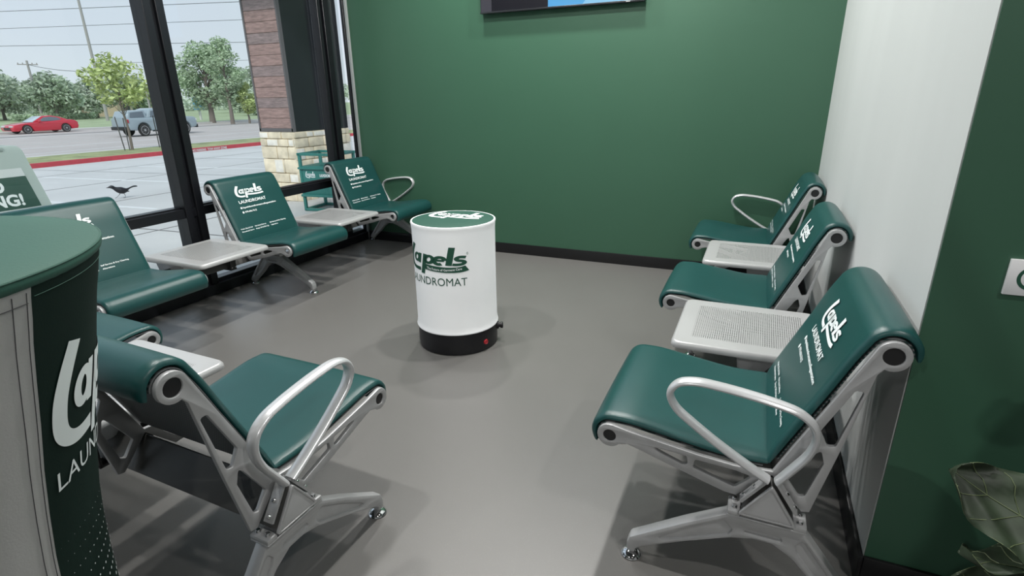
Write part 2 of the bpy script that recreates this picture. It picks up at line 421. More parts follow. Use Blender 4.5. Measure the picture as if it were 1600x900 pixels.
def pad_bm(kind, x0, x1, th=0.019):
    P = [(v.x, v.y) for v in catmull([(a, b, 0) for a, b in pad_path(kind)], 3)]
    sgn = 1 if kind == 'seat' else -1
    bm = bmesh.new(); N = 13; rings = []
    for k in range(N):
        u = k/(N-1)
        # edges rolled over, middle slightly full
        e_ = min(u, 1-u)*(x1-x0)
        if k in (0, N-1): x, f, g = (x0 if k == 0 else x1), 0.40, 0.30
        elif k in (1, N-2): x, f, g = (x0+0.004 if k == 1 else x1-0.004), 0.78, 0.12
        elif k in (2, N-3): x, f, g = (x0+0.011 if k == 2 else x1-0.011), 0.96, 0.0
        else:
            t = (k-3)/(N-7); x = x0+0.03+(x1-x0-0.06)*t; f, g = 1.02+0.10*sin(pi*t), 0.0
        bot = offset_path(P, sgn*th*g*0.8); top = offset_path(P, sgn*th*f)
        def endt(L1, L2, i, n):  # round the free ends
            return (L1, L2)
        M_ = len(P); ring = []
        for i in range(M_):
            q = min(i, M_-1-i); s_ = [0.55, 0.85, 1.0][min(q, 2)] if (kind == 'seat' or True) else 1
            mid = ((bot[i][0]+top[i][0])/2, (bot[i][1]+top[i][1])/2)
            tp = (mid[0]+(top[i][0]-mid[0])*s_, mid[1]+(top[i][1]-mid[1])*s_)
            ring.append((x, tp[0], tp[1]))
        for i in range(M_-1, -1, -1):
            q = min(i, M_-1-i); s_ = [0.55, 0.85, 1.0][min(q, 2)]
            mid = ((bot[i][0]+top[i][0])/2, (bot[i][1]+top[i][1])/2)
            bt = (mid[0]+(bot[i][0]-mid[0])*s_, mid[1]+(bot[i][1]-mid[1])*s_)
            ring.append((x, bt[0], bt[1]))
        rings.append([bm.verts.new(p) for p in ring])
    L = len(rings[0])
    for a, b in zip(rings, rings[1:]):
        for j in range(L): bm.faces.new((a[j], a[(j+1) % L], b[(j+1) % L], b[j]))
    h = L//2
    for r in (rings[0], rings[-1]):
        for i in range(h-1):
            bm.faces.new((r[i], r[i+1], r[L-2-i], r[L-1-i]))
    return bm
def panel_bm(kind, x0, x1):
    P = [(v.x, v.y) for v in catmull([(a, b, 0) for a, b in pad_path(kind)], 3)]
    sgn = 1 if kind == 'seat' else -1
    P = P[1:-2]; a_ = offset_path(P, -sgn*0.0015); b_ = offset_path(P, -sgn*0.0045)
    bm = bmesh.new(); r0 = [[bm.verts.new((x, p[0], p[1])) for p in a_+b_[::-1]] for x in (x0, x1)]
    L = len(r0[0])
    for j in range(L): bm.faces.new((r0[0][j], r0[0][(j+1) % L], r0[1][(j+1) % L], r0[1][j]))
    for r in r0:
        for i in range(L//2-1): bm.faces.new((r[i], r[i+1], r[L-2-i], r[L-1-i]))
    return bm
M_perf_back = mat('dark_perforated_sheet', (0.115, 0.12, 0.125), 0.45, 0.3)
def dots_on(m, pitch, rad, zlo, zhi):
    n = m.node_tree.nodes; l = m.node_tree.links; b = n['Principled BSDF']
    co = n.new('ShaderNodeTexCoord'); s = n.new('ShaderNodeSeparateXYZ'); l.new(co.outputs['Object'], s.inputs[0])
    wv = n.new('ShaderNodeMath'); wv.operation = 'DIVIDE'; wv.inputs[1].default_value = pitch; l.new(s.outputs['X'], wv.inputs[0])
    fr_ = n.new('ShaderNodeMath'); fr_.operation = 'FRACT'; l.new(wv.outputs[0], fr_.inputs[0])
    w2 = n.new('ShaderNodeMath'); w2.operation = 'DIVIDE'; w2.inputs[1].default_value = pitch*1.2; l.new(s.outputs['Z'], w2.inputs[0])
    f2 = n.new('ShaderNodeMath'); f2.operation = 'FRACT'; l.new(w2.outputs[0], f2.inputs[0])
    g1 = n.new('ShaderNodeMath'); g1.operation = 'GREATER_THAN'; g1.inputs[1].default_value = 0.45; l.new(fr_.outputs[0], g1.inputs[0])
    g2 = n.new('ShaderNodeMath'); g2.operation = 'GREATER_THAN'; g2.inputs[1].default_value = 0.45; l.new(f2.outputs[0], g2.inputs[0])
    mu = n.new('ShaderNodeMath'); mu.operation = 'MULTIPLY'; l.new(g1.outputs[0], mu.inputs[0]); l.new(g2.outputs[0], mu.inputs[1])
    mx = n.new('ShaderNodeMix'); mx.data_type = 'RGBA'; mx.inputs['A'].default_value = (0.14, 0.145, 0.15, 1); mx.inputs['B'].default_value = (0.006, 0.03, 0.028, 1)
    l.new(mu.outputs[0], mx.inputs['Factor']); l.new(mx.outputs['Result'], b.inputs['Base Color'])
dots_on(M_perf_back, 0.0085, 0, 0.4, 0.8)

T0 = Vector((0.0, 0.004, 0.398)); TD = Vector((0, -0.139, 0.318)).normalized(); TN = Vector((0, TD.z, -TD.y))
def back_fn(cx):
    return lambda s, t: tuple(Vector((cx-s, 0, 0)) + T0 + TD*t + TN*0.0236)
def seat_letters():
    parts = []
    V, F = logo2d(); parts.append(place2(V, F, 0.228, -0.130, 0.324, 0.125))
    V, F, W = text_tris('LAUNDROMAT', 0.030, 0.0006, wid=0.232); parts.append(place2(V, F, 1, -0.135, 0.256, 1.0))
    V, F, W = text_tris('lapelslaundromatcollegestation', 0.017, 0.0005, wid=0.29); parts.append(place2(V, F, 1, -0.123, 0.2205, 0.95))
    V, F, W = text_tris('979-696-7612', 0.017, 0.0005, wid=0.098); parts.append(place2(V, F, 1, -0.121, 0.1885, 0.95))
    for t in (0.2255, 0.1935): parts.append(([(-0.136+0.0075*cos(2*pi*i/14), t+0.0075*sin(2*pi*i/14)) for i in range(14)], [tuple(range(14))]))
    for s, t, tx, wd in ((-0.217, 0.081, 'Wash, Dry & Fold', 0.098), (-0.216, 0.062, 'Household Items', 0.100), (-0.099, 0.081, 'Pick Up & Delivery', 0.098), (-0.099, 0.062, 'Drop Off & Pick Up', 0.113),
                         (0.032, 0.081, 'Self Service & Dry Cleaning,', 0.150), (0.033, 0.062, 'Alterations', 0.064)):
        V, F, W = text_tris(tx, 0.0135, 0.0004, wid=wd); parts.append(place2(V, F, 1, s, t, 0.85))
    return parts
SEATW = 0.55; PITCH = 1.157
def build_seat_parts(parent, x0):
    """one seat: two side castings, pads, sheets, print (all in the bench's local frame)"""
    for xs in (x0+0.006, x0+SEATW-0.006):
        fr_ = finish(plate_bm(FL, 0.014, 0.0022, fmap(xs)), 'side_frame', M_silver, parent); add_dark_discs(fr_, xs)
    s = finish(pad_bm('seat', x0+0.012, x0+SEATW-0.012), 'seat_pad', M_green_vinyl, parent)
    b = finish(pad_bm('back', x0+0.012, x0+SEATW-0.012), 'backrest_pad', M_green_vinyl, parent)
    decal('lettering', seat_letters(), back_fn(x0+SEATW/2+0.012), M_letter, b)['label'] = 'white printed wordmark and small lines of text'
    finish(panel_bm('seat', x0+0.013, x0+SEATW-0.013), 'seat_pan', M_perf_back, parent)
    finish(panel_bm('back', x0+0.013, x0+SEATW-0.013), 'backrest_panel', M_perf_back, parent)
FL = frame_loops()

# leg casting
leg_out = [(-0.088, 0.252), (0.088, 0.252), (0.200, 0.180), (0.325, 0.092), (0.345, 0.078), (0.352, 0.058), (0.352, 0.024), (0.326, 0.024), (0.325, 0.040), (0.310, 0.052),
           (0.160, 0.133), (0.075, 0.172), (0.024, 0.187), (-0.024, 0.187), (-0.074, 0.158), (-0.120, 0.108), (-0.212, 0.030), (-0.216, 0.022), (-0.246, 0.022), (-0.250, 0.040), (-0.240, 0.058), (-0.168, 0.150)]
leg_h = [rounded([(0.098, 0.223), (0.18, 0.170), (0.288, 0.086), (0.17, 0.140), (0.085, 0.182), (0.075, 0.20)], 0.008)[::-1],
         rounded([(-0.092, 0.222), (-0.155, 0.140), (-0.216, 0.058), (-0.125, 0.130), (-0.085, 0.180), (-0.078, 0.20)], 0.008)[::-1],
         rounded([(0.04, 0.213), (0.045, 0.203), (-0.045, 0.203), (-0.04, 0.213)], 0.003)[::-1]]
def build_leg(parent, x, out=1):
    l = finish(plate_bm([rounded(leg_out, 0.012, 4)]+leg_h, 0.042, 0.008, fmap(x)), 'leg', M_silver, parent)
    # recessed webs inside the casting
    bm = plate_bm([rounded([(-0.08, 0.24), (0.08, 0.24), (0.200, 0.170), (0.31, 0.080), (0.16, 0.140), (0.024, 0.192), (-0.024, 0.192), (-0.12, 0.118), (-0.212, 0.050), (-0.165, 0.14)], 0.005)], 0.026, 0.002, fmap(x))
    finish(bm, 'leg_web', M_silver, l)
    for u in (0.339, -0.232):
        bm = bmesh.new(); add_lathe(bm, [(0.010, 0.032), (0.010, 0.020), (0.0145, 0.018), (0.021, 0.014), (0.029, 0.008), (0.031, 0.003), (0.029, 0.0)], (x, u, 0), 28)
        finish(bm, 'foot', M_chrome, l)
    # clamp plate with bolts under the beam
    bm = bmesh.new(); add_box(bm, (x-0.032, -0.094, 0.252), (x+0.032, 0.094, 0.259), 0.002, 1)
    for sg in (1, -1):
        add_box(bm, (x-0.032, sg*0.062, 0.256), (x+0.032, sg*0.094, 0.272), 0.004, 2)
    cp = finish(bm, 'clamp_plate', M_silver, parent)
    for u in (0.078, -0.078):
        for dx in (-0.016, 0.016):
            bm = bmesh.new(); add_lathe(bm, [(0.0075, 0.268), (0.0075, 0.277), (0.005, 0.281)], (x+dx, u, 0), 12); finish(bm, 'bolt', M_chrome, cp)
def build_arm(parent, x, sg):
    P = [(0.010, 0.385), (0.06, 0.412), (0.135, 0.457), (0.205, 0.505), (0.248, 0.540), (0.266, 0.578), (0.248, 0.611), (0.206, 0.623), (0.15, 0.621), (0.087, 0.614), (0.02, 0.603), (-0.032, 0.589), (-0.066, 0.562), (-0.077, 0.525), (-0.066, 0.480), (-0.040, 0.434), (-0.010, 0.385)]
    P = [(x, u, z) for u, z in P]
    bm = bmesh.new(); add_sweep(bm, catmull(P, 6), 0.0095, 0.0185, 16)
    a = finish(bm, 'armrest', M_silver_arm, parent)
    # two flat lugs bolted along the slopes of the triangular beam
    for s_ in (1, -1):
        bm = bmesh.new(); d = Vector((0, s_*0.060, -0.088)).normalized(); nrm = Vector((0, s_*0.088, 0.060)).normalized()
        base = Vector((x-sg*0.012, s_*0.004, 0.380)) + nrm*0.006
        R = Matrix.Translation(base + d*0.050) @ Matrix((Vector((1, 0, 0)), d, nrm)).transposed().to_4x4()
        r = bmesh.ops.create_cube(bm, size=1.0)
        for v in r['verts']: v.co = R @ Vector((v.co.x*0.030, v.co.y*0.100, v.co.z*0.007))
        finish(bm, 'lug', M_silver, a)
    for s_ in (1, -1):
        d = Vector((0, s_*0.060, -0.088)).normalized(); nrm = Vector((0, s_*0.088, 0.060)).normalized()
        Mx = Matrix((Vector((1, 0, 0)), d, nrm)).transposed()
        for q in (0.045, 0.085):
            base = Vector((x-sg*0.012, s_*0.004, 0.380)) + nrm*0.009 + d*q
            bm = bmesh.new(); add_lathe(bm, [(0.0065, 0), (0.0065, 0.004), (0.004, 0.007)], base, 12, Mx); finish(bm, 'bolt', M_chrome, a)
tri = rounded([(0.0, 0.373), (0.064, 0.276), (-0.064, 0.276)], 0.006, 3)
def build_beam(parent, L):
    bm = plate_bm([tri], L+0.100, 0.001, lambda a, b, c: (L/2+c, a, b))
    bmn = finish(bm, 'beam', M_beam, parent)
    for sg, x in ((-1, -0.052), (1, L+0.052)):
        big = rounded([(0.0, 0.380), (0.070, 0.272), (-0.070, 0.272)], 0.006, 3); small = [(p[0]*0.86, 0.308+(p[1]-0.308)*0.86) for p in big]
        bm = plate_bm([big, small[::-1]], 0.010, 0.0015, fmap(x)); f = finish(bm, 'end_cap', M_silver, parent)
        bm = plate_bm([small], 0.006, 0.001, fmap(x)); finish(bm, 'cap_inset', M_silver, f)
M_table = perforated('light_grey_perforated_table', (0.44, 0.445, 0.445), 0.30, 0.15, 0.0088, 0.0023, (0.075, 0.425, -0.105, 0.285, 'Y'))
def build_table_parts(parent, xa):
    """table top with rolled edge, tray under it, clamp brackets; xa = left edge in bench frame"""
    W = 0.50
    t = bpy.data.objects.new('table_top', None)
    u0, u1, z1 = -0.165, 0.352, 0.437
    prof = [(0.0, 0.0), (0.004, -0.003), (0.009, -0.010), (0.010, -0.020), (0.008, -0.026)]
    bm = bmesh.new(); rings = []
    base = [(0.0, u0), (W, u0), (W, u1), (0.0, u1)]
    def rr(inset): return rounded([(inset, u0+inset), (W-inset, u0+inset), (W-inset, u1-inset), (inset, u1-inset)], 0.040-inset, 6)
    for off, dz in [(0.012, 0.0)] + [(0.010-p[0], p[1]) for p in prof] + [(0.006, -0.026), (0.012, -0.006)]:
        rings.append([bm.verts.new((x, y, z1+dz)) for x, y in rr(off)])
    n = len(rings[0])
    for a, b in zip(rings, rings[1:]):
        for j in range(n): bm.faces.new((a[j], a[(j+1) % n], b[(j+1) % n], b[j]))
    bm.faces.new(rings[0])
    top = finish(bm, 'table_top', M_table, parent); top.location.x = xa
    # tray
    bm = bmesh.new()
    z0 = 0.338
    lo = [(0.055, -0.108), (W-0.055, -0.108), (W-0.055, 0.108), (0.055, 0.108)]; hi = [(0.045, -0.122), (W-0.045, -0.122), (W-0.045, 0.122), (0.045, 0.122)]
    A = [bm.verts.new((xa+p[0], p[1], z0)) for p in lo]; B = [bm.verts.new((xa+p[0], p[1], z1-0.012)) for p in hi]
    for j in range(4): bm.faces.new((A[j], A[(j+1) % 4], B[(j+1) % 4], B[j]))
    bm.faces.new(A[::-1])
    bmesh.ops.bevel(bm, geom=bm.edges[:], offset=0.006, segments=2, affect='EDGES')
    finish(bm, 'table_tray', M_silver, parent)
    for xs in (xa+0.06, xa+W-0.10):
        bm = bmesh.new(); add_box(bm, (xs, -0.085, 0.262), (xs+0.045, 0.085, 0.272), 0.002); add_box(bm, (xs, 0.075, 0.262), (xs+0.045, 0.083, 0.352), 0.002); add_box(bm, (xs, -0.083, 0.262), (xs+0.045, -0.075, 0.352), 0.002)
        br = finish(bm, 'clamp_bracket', M_black_steel, parent)
        for dx in (0.010, 0.035):
            bm = bmesh.new(); add_lathe(bm, [(0.0035, 0), (0.0035, 0.004)], (xs+dx, 0.083, 0.280), 10, Matrix.Rotation(-pi/2, 3, 'X')); finish(bm, 'bolt', M_chrome, br)

def make_bench(nseat, legs, label):
    L = PITCH*(nseat-1)+SEATW
    r = empty('bench_seating'); tag(r, label, 'waiting room bench')
    build_beam(r, L)
    for k in range(nseat): build_seat_parts(r, k*PITCH)
    for k in range(nseat-1): build_table_parts(r, k*PITCH+SEATW+(PITCH-SEATW)/2-0.25)
    for x in legs: build_leg(r, x)
    build_arm(r, -0.038, -1); build_arm(r, L+0.038, 1)
    return r
a = radians(-0.239)
rb = make_bench(3, (-0.015, 1.432, 2.879), 'long bench of three teal padded seats with two tables along the white wall at right')
rb.location = (0.1349, 1.3407, 0); rb.rotation_euler = (0, 0, pi/2+a)
lb = copy_tree(rb); tag(lb, 'long bench of three teal padded seats with two tables backing onto the window', 'waiting room bench')
lb.location = (-3.1384, 3.7117+0.55, 0); lb.rotation_euler = (0, 0, -pi/2+radians(-0.13))
def descend(o):
    for ch in [x for x in bpy.data.objects if x.parent == o]:
        yield ch
        yield from descend(ch)
for o in list(descend(lb)):
    if o.name.startswith('tube_dark_disc') and o.get('front') == 1: bpy.data.objects.remove(o)
for o in bpy.data.objects:
    if 'front' in o.keys(): del o['front']
nb = make_bench(2, (-0.015, 1.722), 'short teal seat bench in the left foreground facing away from the camera')
an = radians(1.4251); v = 1.707
nb.location = (-1.0436-v*cos(an), 0.8336+v*sin(an), 0); nb.rotation_euler = (0, 0, -an)

for sp_ in [x for x in bpy.data.objects if x.parent == rb and x.name.startswith('backrest_pad')]:
    for ch in sp_.children: ch.location = (-0.040, 0, 0)

# ================================================================== BARREL
M_fab_white = mat('white_fabric_added_glow', (0.84, 0.85, 0.86), 0.55, emit=(0.95, 1.0, 1.0), estr=0.15, var=0.03, vscale=5, bump=0.15, bscale=25)  # faint emission added to brighten the white cloth
M_fab_green = mat('green_stretch_fabric', (0.010, 0.066, 0.044), 0.6, bump=0.08, bscale=60)
M_print_green = mat('green_print', (0.012, 0.080, 0.048), 0.6)
M_black_plastic = mat('black_plastic', (0.006, 0.006, 0.008), 0.4)
M_red = mat('red_plastic', (0.45, 0.02, 0.03), 0.35)
br = empty('promotional_drum', (-1.44, 2.505, 0)); tag(br, 'white fabric covered drum with green lid and wordmark standing mid floor', 'promotional drum')
R = 0.221
bm = bmesh.new(); add_lathe(bm, [(R-0.012, 0.0), (R-0.002, 0.006), (R, 0.03), (R, 0.125), (R-0.004, 0.132), (R-0.02, 0.132)], n=72); finish(bm, 'base', M_black_plastic, br)
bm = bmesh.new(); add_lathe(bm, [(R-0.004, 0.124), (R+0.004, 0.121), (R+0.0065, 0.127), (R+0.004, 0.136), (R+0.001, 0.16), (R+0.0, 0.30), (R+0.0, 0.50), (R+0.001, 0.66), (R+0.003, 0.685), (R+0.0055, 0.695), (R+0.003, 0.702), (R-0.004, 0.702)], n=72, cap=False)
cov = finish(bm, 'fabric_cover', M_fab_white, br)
bm = bmesh.new(); add_lathe(bm, [(R-0.006, 0.690), (R-0.003, 0.7015), (R-0.01, 0.7035), (0.10, 0.7045), (0.002, 0.7045)], n=72); lid = finish(bm, 'lid', M_fab_green, br)
def cyl_fn(R_, c0, rad=0.0008): return lambda s, t: ((R_+rad)*cos(c0+s/R_), (R_+rad)*sin(c0+s/R_), t)
c0 = radians(-93)
pts = []
V, F = logo2d(0.14); pts.append(place2(V, F, 0.380, -0.192, 0.511, 0.206))
V, F, W = text_tris('LAUNDROMAT', 0.060, 0.0, wid=0.375); pts.append(place2(V, F, 1, -0.190, 0.398, 1.0))
V, F, W = text_tris('®', 0.02, 0.0, wid=0.010); pts.append(place2(V, F, 1, 0.186, 0.560))
decal('lettering', pts, cyl_fn(R+0.001, c0), M_print_green, cov, 0.008)['label'] = 'dark green wordmark with swash L above LAUNDROMAT'
V, F, W = text_tris('The Future of Garment Care', 0.018, 0.0004, wid=0.19)
decal('tagline', [place2([(v_[0], v_[1]-0.010*sin(pi*v_[0]/0.19)*0.6) for v_ in V], F, 1, -0.030, 0.4835, 0.95)], cyl_fn(R+0.0012, c0, 0.0016), M_letter, cov, 0.008)['label'] = 'tiny white tagline on the swoosh'
V, F = logo2d()
tilt = radians(4)
def top_fn(s, t):
    q = s; p = t*1.0
    return (q*cos(tilt)-p*sin(tilt), q*sin(tilt)+p*cos(tilt)+0.05, 0.7055)
decal('lid_lettering', [place2(V, F, 0.30, -0.165, 0.0, 0.24)], top_fn, M_letter, lid)['label'] = 'white wordmark lying on the green lid'
# stitched seams of the cover
bm = bmesh.new()
for sd in (12, 200):
    aa = radians(sd); add_sweep(bm, [((R+0.0012)*cos(aa), (R+0.0012)*sin(aa), z) for z in (0.14, 0.3, 0.5, 0.68)], 0.0012, 0.002, 6, side=Vector((-sin(aa), cos(aa), 0)))
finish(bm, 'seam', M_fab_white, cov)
aa = radians(-19.6); Mx = Matrix.Rotation(aa, 3, 'Z') @ Matrix.Rotation(pi/2, 3, 'Y')
bm = bmesh.new(); add_lathe(bm, [(0.0145, 0), (0.0145, 0.005), (0.011, 0.008), (0.009, 0.006), (0.004, 0.006)], ((R-0.001)*cos(aa), (R-0.001)*sin(aa), 0.052), 24, Mx); finish(bm, 'red_button', M_red, br)
aa = radians(24); Mx = Matrix.Rotation(aa, 3, 'Z') @ Matrix.Rotation(pi/2, 3, 'Y')
bm = bmesh.new(); add_lathe(bm, [(0.022, -0.004), (0.022, 0.010), (0.013, 0.012), (0.012, 0.018), (0.018, 0.020), (0.019, 0.030), (0.016, 0.034), (0.008, 0.035)], ((R-0.001)*cos(aa), (R-0.001)*sin(aa), 0.085), 24, Mx); finish(bm, 'valve', M_black_plastic, br)

# ================================================================== COUNTER (left foreground)
ct = empty('promotional_counter', (-1.18, 0.207, 0)); tag(ct, 'waisted round fabric counter in green and white at the left edge of the photo', 'promotional counter')
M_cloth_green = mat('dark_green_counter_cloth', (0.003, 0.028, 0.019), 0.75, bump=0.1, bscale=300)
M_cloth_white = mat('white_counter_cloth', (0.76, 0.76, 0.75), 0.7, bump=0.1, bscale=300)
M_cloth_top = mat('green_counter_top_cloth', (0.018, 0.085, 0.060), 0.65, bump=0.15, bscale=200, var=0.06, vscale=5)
M_thread = mat('dark_thread', (0.05, 0.05, 0.055), 0.8)
prof = [(0.0, 0.300), (0.12, 0.288), (0.25, 0.277), (0.41, 0.272), (0.49, 0.275), (0.579, 0.281), (0.65, 0.289), (0.729, 0.302), (0.806, 0.317), (0.879, 0.334), (0.949, 0.349), (1.007, 0.362), (1.04, 0.371), (1.07, 0.378), (1.092, 0.384)]
def prad(z):
    for (a_, ra), (b_, rb_) in zip(prof, prof[1:]):
        if a_ <= z <= b_: return ra+(rb_-ra)*(z-a_)/(b_-a_)
    return prof[-1][1] if z > 1 else prof[0][1]
def panel(name, a0, a1, m, dr=0.0):
    bm = bmesh.new(); n = max(4, int((a1-a0)/4)); rows = []
    for z, r in prof:
        rows.append([bm.verts.new(((r+dr)*cos(radians(a0+(a1-a0)*i/n)), (r+dr)*sin(radians(a0+(a1-a0)*i/n)), z)) for i in range(n+1)])
    for p, q in zip(rows, rows[1:]):
        for i in range(n): bm.faces.new((p[i], p[i+1], q[i+1], q[i]))
    geom = bmesh.ops.solidify(bm, geom=bm.faces[:], thickness=0.003)
    return finish(bm, name, m, ct)
SEAM = 23.5
wp = panel('white_panel', -157, SEAM, M_cloth_white); gp = panel('green_panel', SEAM, 203, M_cloth_green, 0.0005)
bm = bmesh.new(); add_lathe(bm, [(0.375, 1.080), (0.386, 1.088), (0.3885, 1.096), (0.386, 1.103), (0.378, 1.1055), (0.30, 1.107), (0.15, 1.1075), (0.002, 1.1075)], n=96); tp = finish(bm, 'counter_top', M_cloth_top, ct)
bm = bmesh.new()
for z, dr in ((1.066, 0.0014), (1.074, 0.0016)):
    n = 160
    for side, a0, a1 in ((0, -156, SEAM-1), ):
        L = [((prad(z)+dr)*cos(radians(a0+(a1-a0)*i/n)), (prad(z)+dr)*sin(radians(a0+(a1-a0)*i/n)), z) for i in range(n+1)]
        if z < 1.07: add_sweep(bm, L, 0.0006, 0.0006, 5)
for dd in (-1.2, -4.3):
    L = [((prad(z)+0.0008)*cos(radians(SEAM+dd)), (prad(z)+0.0008)*sin(radians(SEAM+dd)), z) for z in [0.02+1.06*i/40 for i in range(41)]]
    add_sweep(bm, L, 0.0006, 0.0006, 5)
finish(bm, 'stitching', M_thread, wp)
bm = bmesh.new()
for z in (1.072,):
    L = [((prad(z)+0.0014)*cos(radians(a_)), (prad(z)+0.0014)*sin(radians(a_)), z) for a_ in range(24, 200, 2)]; add_sweep(bm, L, 0.0006, 0.0006, 5)
L = [((0.3872)*cos(radians(a_)), (0.3872)*sin(radians(a_)), 1.1015) for a_ in range(0, 363, 3)]; add_sweep(bm, L, 0.0018, 0.0018, 6)
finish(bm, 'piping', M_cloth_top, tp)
def ctr_fn(s, t):
    r = prad(t)+0.0022; a_ = radians(27)+s/0.305
    return (r*cos(a_), r*sin(a_), t)
parts = []
V, F = logo2d(); parts.append(place2(V, F, 0.33, 0.0, 0.862, 0.26))
V, F, W = text_tris('LAUNDROMAT', 0.046, 0.0, wid=0.33); parts.append(place2(V, F, 1, 0.0, 0.752, 1.0))
decal('lettering', parts, ctr_fn, M_letter, gp, 0.010)['label'] = 'large white wordmark over LAUNDROMAT'
dots = []
for r_ in range(16):
    z = 0.655-0.032*r_; sz = 0.0009+0.00042*r_
    for c_ in range(0, 30):
        s = -0.01+0.016*c_+(0.008 if r_ % 2 else 0); k = sz*min(1.0, 0.35+c_*0.08)
        dots.append(([(s+k*cos(2*pi*i/8), z+k*sin(2*pi*i/8)) for i in range(8)], [tuple(range(8))]))
decal('halftone_dots', dots, ctr_fn, M_letter, gp)['label'] = 'rows of small white dots growing towards the floor'

# ================================================================== TELEVISION
tv = empty('television', (-1.47, 4.25, 2.29)); tag(tv, 'black flat television mounted on the green wall with a blue picture', 'television')
bm = bmesh.new(); add_box(bm, (-0.635, -0.0, -0.365), (0.635, 0.03, 0.365), 0.004); add_box(bm, (-0.35, 0.03, -0.25), (0.35, 0.054, 0.2), 0.004); finish(bm, 'housing', M_black_plastic, tv)
def emis(name, c, s): return mat(name, (0.01, 0.01, 0.01), 0.25, emit=c, estr=s)
sc = box('screen', (-0.628, -0.0035, -0.352), (0.628, 0.0, 0.358), emis('screen_navy', (0.0, 0.001, 0.012), 0.6), tv)
box('picture_side_strip', (-0.628, -0.0042, -0.352), (-0.537, -0.0034, 0.358), emis('screen_grey', (0.065, 0.065, 0.085), 0.8), sc)
box('picture_blue_panel', (-0.075, -0.0042, -0.352), (0.625, -0.0034, 0.358), emis('screen_blue', (0.10, 0.42, 0.80), 0.95), sc)
bm = bmesh.new(); vs = [bm.verts.new((x, -0.0046, z)) for x, z in ((0.19, -0.352), (0.622, -0.352), (0.622, 0.3), (0.40, -0.1))]; bm.faces.new(vs); bm.faces.ensure_lookup_table()
r = bmesh.ops.extrude_face_region(bm, geom=bm.faces[:]); [setattr(v_, 'co', v_.co+Vector((0, 0.0006, 0))) for v_ in r['geom'] if isinstance(v_, bmesh.types.BMVert)]
finish(bm, 'picture_light_band', emis('screen_pale', (0.28, 0.62, 0.90), 0.95), sc)
box('front_bezel', (-0.635, -0.006, -0.365), (0.635, 0.0, -0.352), mat('bezel_gloss', (0.02, 0.022, 0.025), 0.25), tv, 0.001)
box('badge', (0.505, -0.0068, -0.3615), (0.535, -0.0058, -0.3555), M_silver, tv)

# wall plate on the projecting wall
pl = empty('wall_sign', (0.60, 1.48, 0.92)); tag(pl, 'small white wall sign with green ring on the green wall at right edge', 'sign')
M_white_pl = mat('white_acrylic', (0.78, 0.78, 0.79), 0.3)
box('plate', (-0.066, -0.008, -0.040), (0.13, 0.0, 0.040), M_white_pl, pl, 0.001)
V, F = stroke2(el(-0.022, 0, 0.0235, 0.0235, 0, 360, 24)[:-1], 0.007, 2, True, True)
decal('ring_mark', [(V, F)], lambda s, t: (s, -0.0086, t), M_print_green, pl)

# ================================================================== PLANT at right
pt = empty('potted_fig', (0.72, 1.10, 0)); tag(pt, 'dark leafy fig plant by the green wall at the bottom right corner', 'plant')
def leaf_mat():
    m = mat('fig_leaf', (0.028, 0.042, 0.024), 0.5, var=0.5, vscale=14, spec=0.3); return m
M_leaf = leaf_mat(); M_vein = mat('fig_vein', (0.10, 0.13, 0.06), 0.5); M_stem = mat('fig_bark', (0.09, 0.06, 0.04), 0.8); M_pot = mat('black_pot', (0.02, 0.02, 0.022), 0.4)
def leaf_shape(t): # fiddle outline
    return 0.58*max(0.0, sin(pi*min(1, max(0, t))**1.15))**0.55 
def make_leaf(base, tip, up, width, seed):
    base, tip, up = Vector(base), Vector(tip), Vector(up); ax = tip-base; L = ax.length; ax.normalize()
    sd = ax.cross(up).normalized(); up = sd.cross(ax).normalized(); rnd = random.Random(seed)
    NU, NV = 26, 14; ph = rnd.random()*6
    def P(t, v):
        wv = leaf_shape(t)*width; droop = -0.10*L*t*t
        h = droop + abs(v)**1.3*wv*0.22 + 0.010*sin(t*22+abs(v)*5+ph)*abs(v)*(L/0.25) + 0.006*sin(13*t+ph)
        return base + ax*(L*t) + sd*(wv*v) + up*h
    bm = bmesh.new(); G = [[bm.verts.new(P(0.5-0.5*cos(pi*i/NU), -1+2*j/NV)) for j in range(NV+1)] for i in range(NU+1)]
    for i in range(NU):
        for j in range(NV): bm.faces.new((G[i][j], G[i+1][j], G[i+1][j+1], G[i][j+1]))
    bmesh.ops.remove_doubles(bm, verts=bm.verts, dist=1e-5)
    bmesh.ops.solidify(bm, geom=bm.faces[:], thickness=0.0012)
    lf = finish(bm, 'leaf', M_leaf, pt, 80)
    bm = bmesh.new()
    for off in (0.0022, ):
        add_sweep(bm, [P(i/20*0.98, 0)+up*off for i in range(21)], 0.0018, 0.0022, 6, radii=[1.2-i*0.045 for i in range(21)])
        for k in range(1, 6):
            t0 = 0.08+0.145*k
            for s_ in (-1, 1):
                add_sweep(bm, [P(min(0.985, t0+0.15*q/5), s_*0.93*q/5)+up*off for q in range(6)], 0.0009, 0.0011, 5, side=up)
    add_sweep(bm, [P(i/40*0.99, 0.985)+up*0.0005 for i in range(1, 40)], 0.0008, 0.0008, 5); add_sweep(bm, [P(i/40*0.99, -0.985)+up*0.0005 for i in range(1, 40)], 0.0008, 0.0008, 5)
    finish(bm, 'veins', M_vein, lf, 80)
bm = bmesh.new(); add_lathe(bm, [(0.13, 0.0), (0.135, 0.01), (0.165, 0.28), (0.168, 0.30), (0.158, 0.30), (0.15, 0.26), (0.002, 0.26)], (0.06, 0, 0), 40); finish(bm, 'pot', M_pot, pt)
bm = bmesh.new(); add_sweep(bm, catmull([(0.06, 0, 0.24), (0.055, 0.01, 0.45), (0.07, 0, 0.75), (0.06, 0.0, 1.05)], 6), 0.011, n=10); finish(bm, 'stem', M_stem, pt)
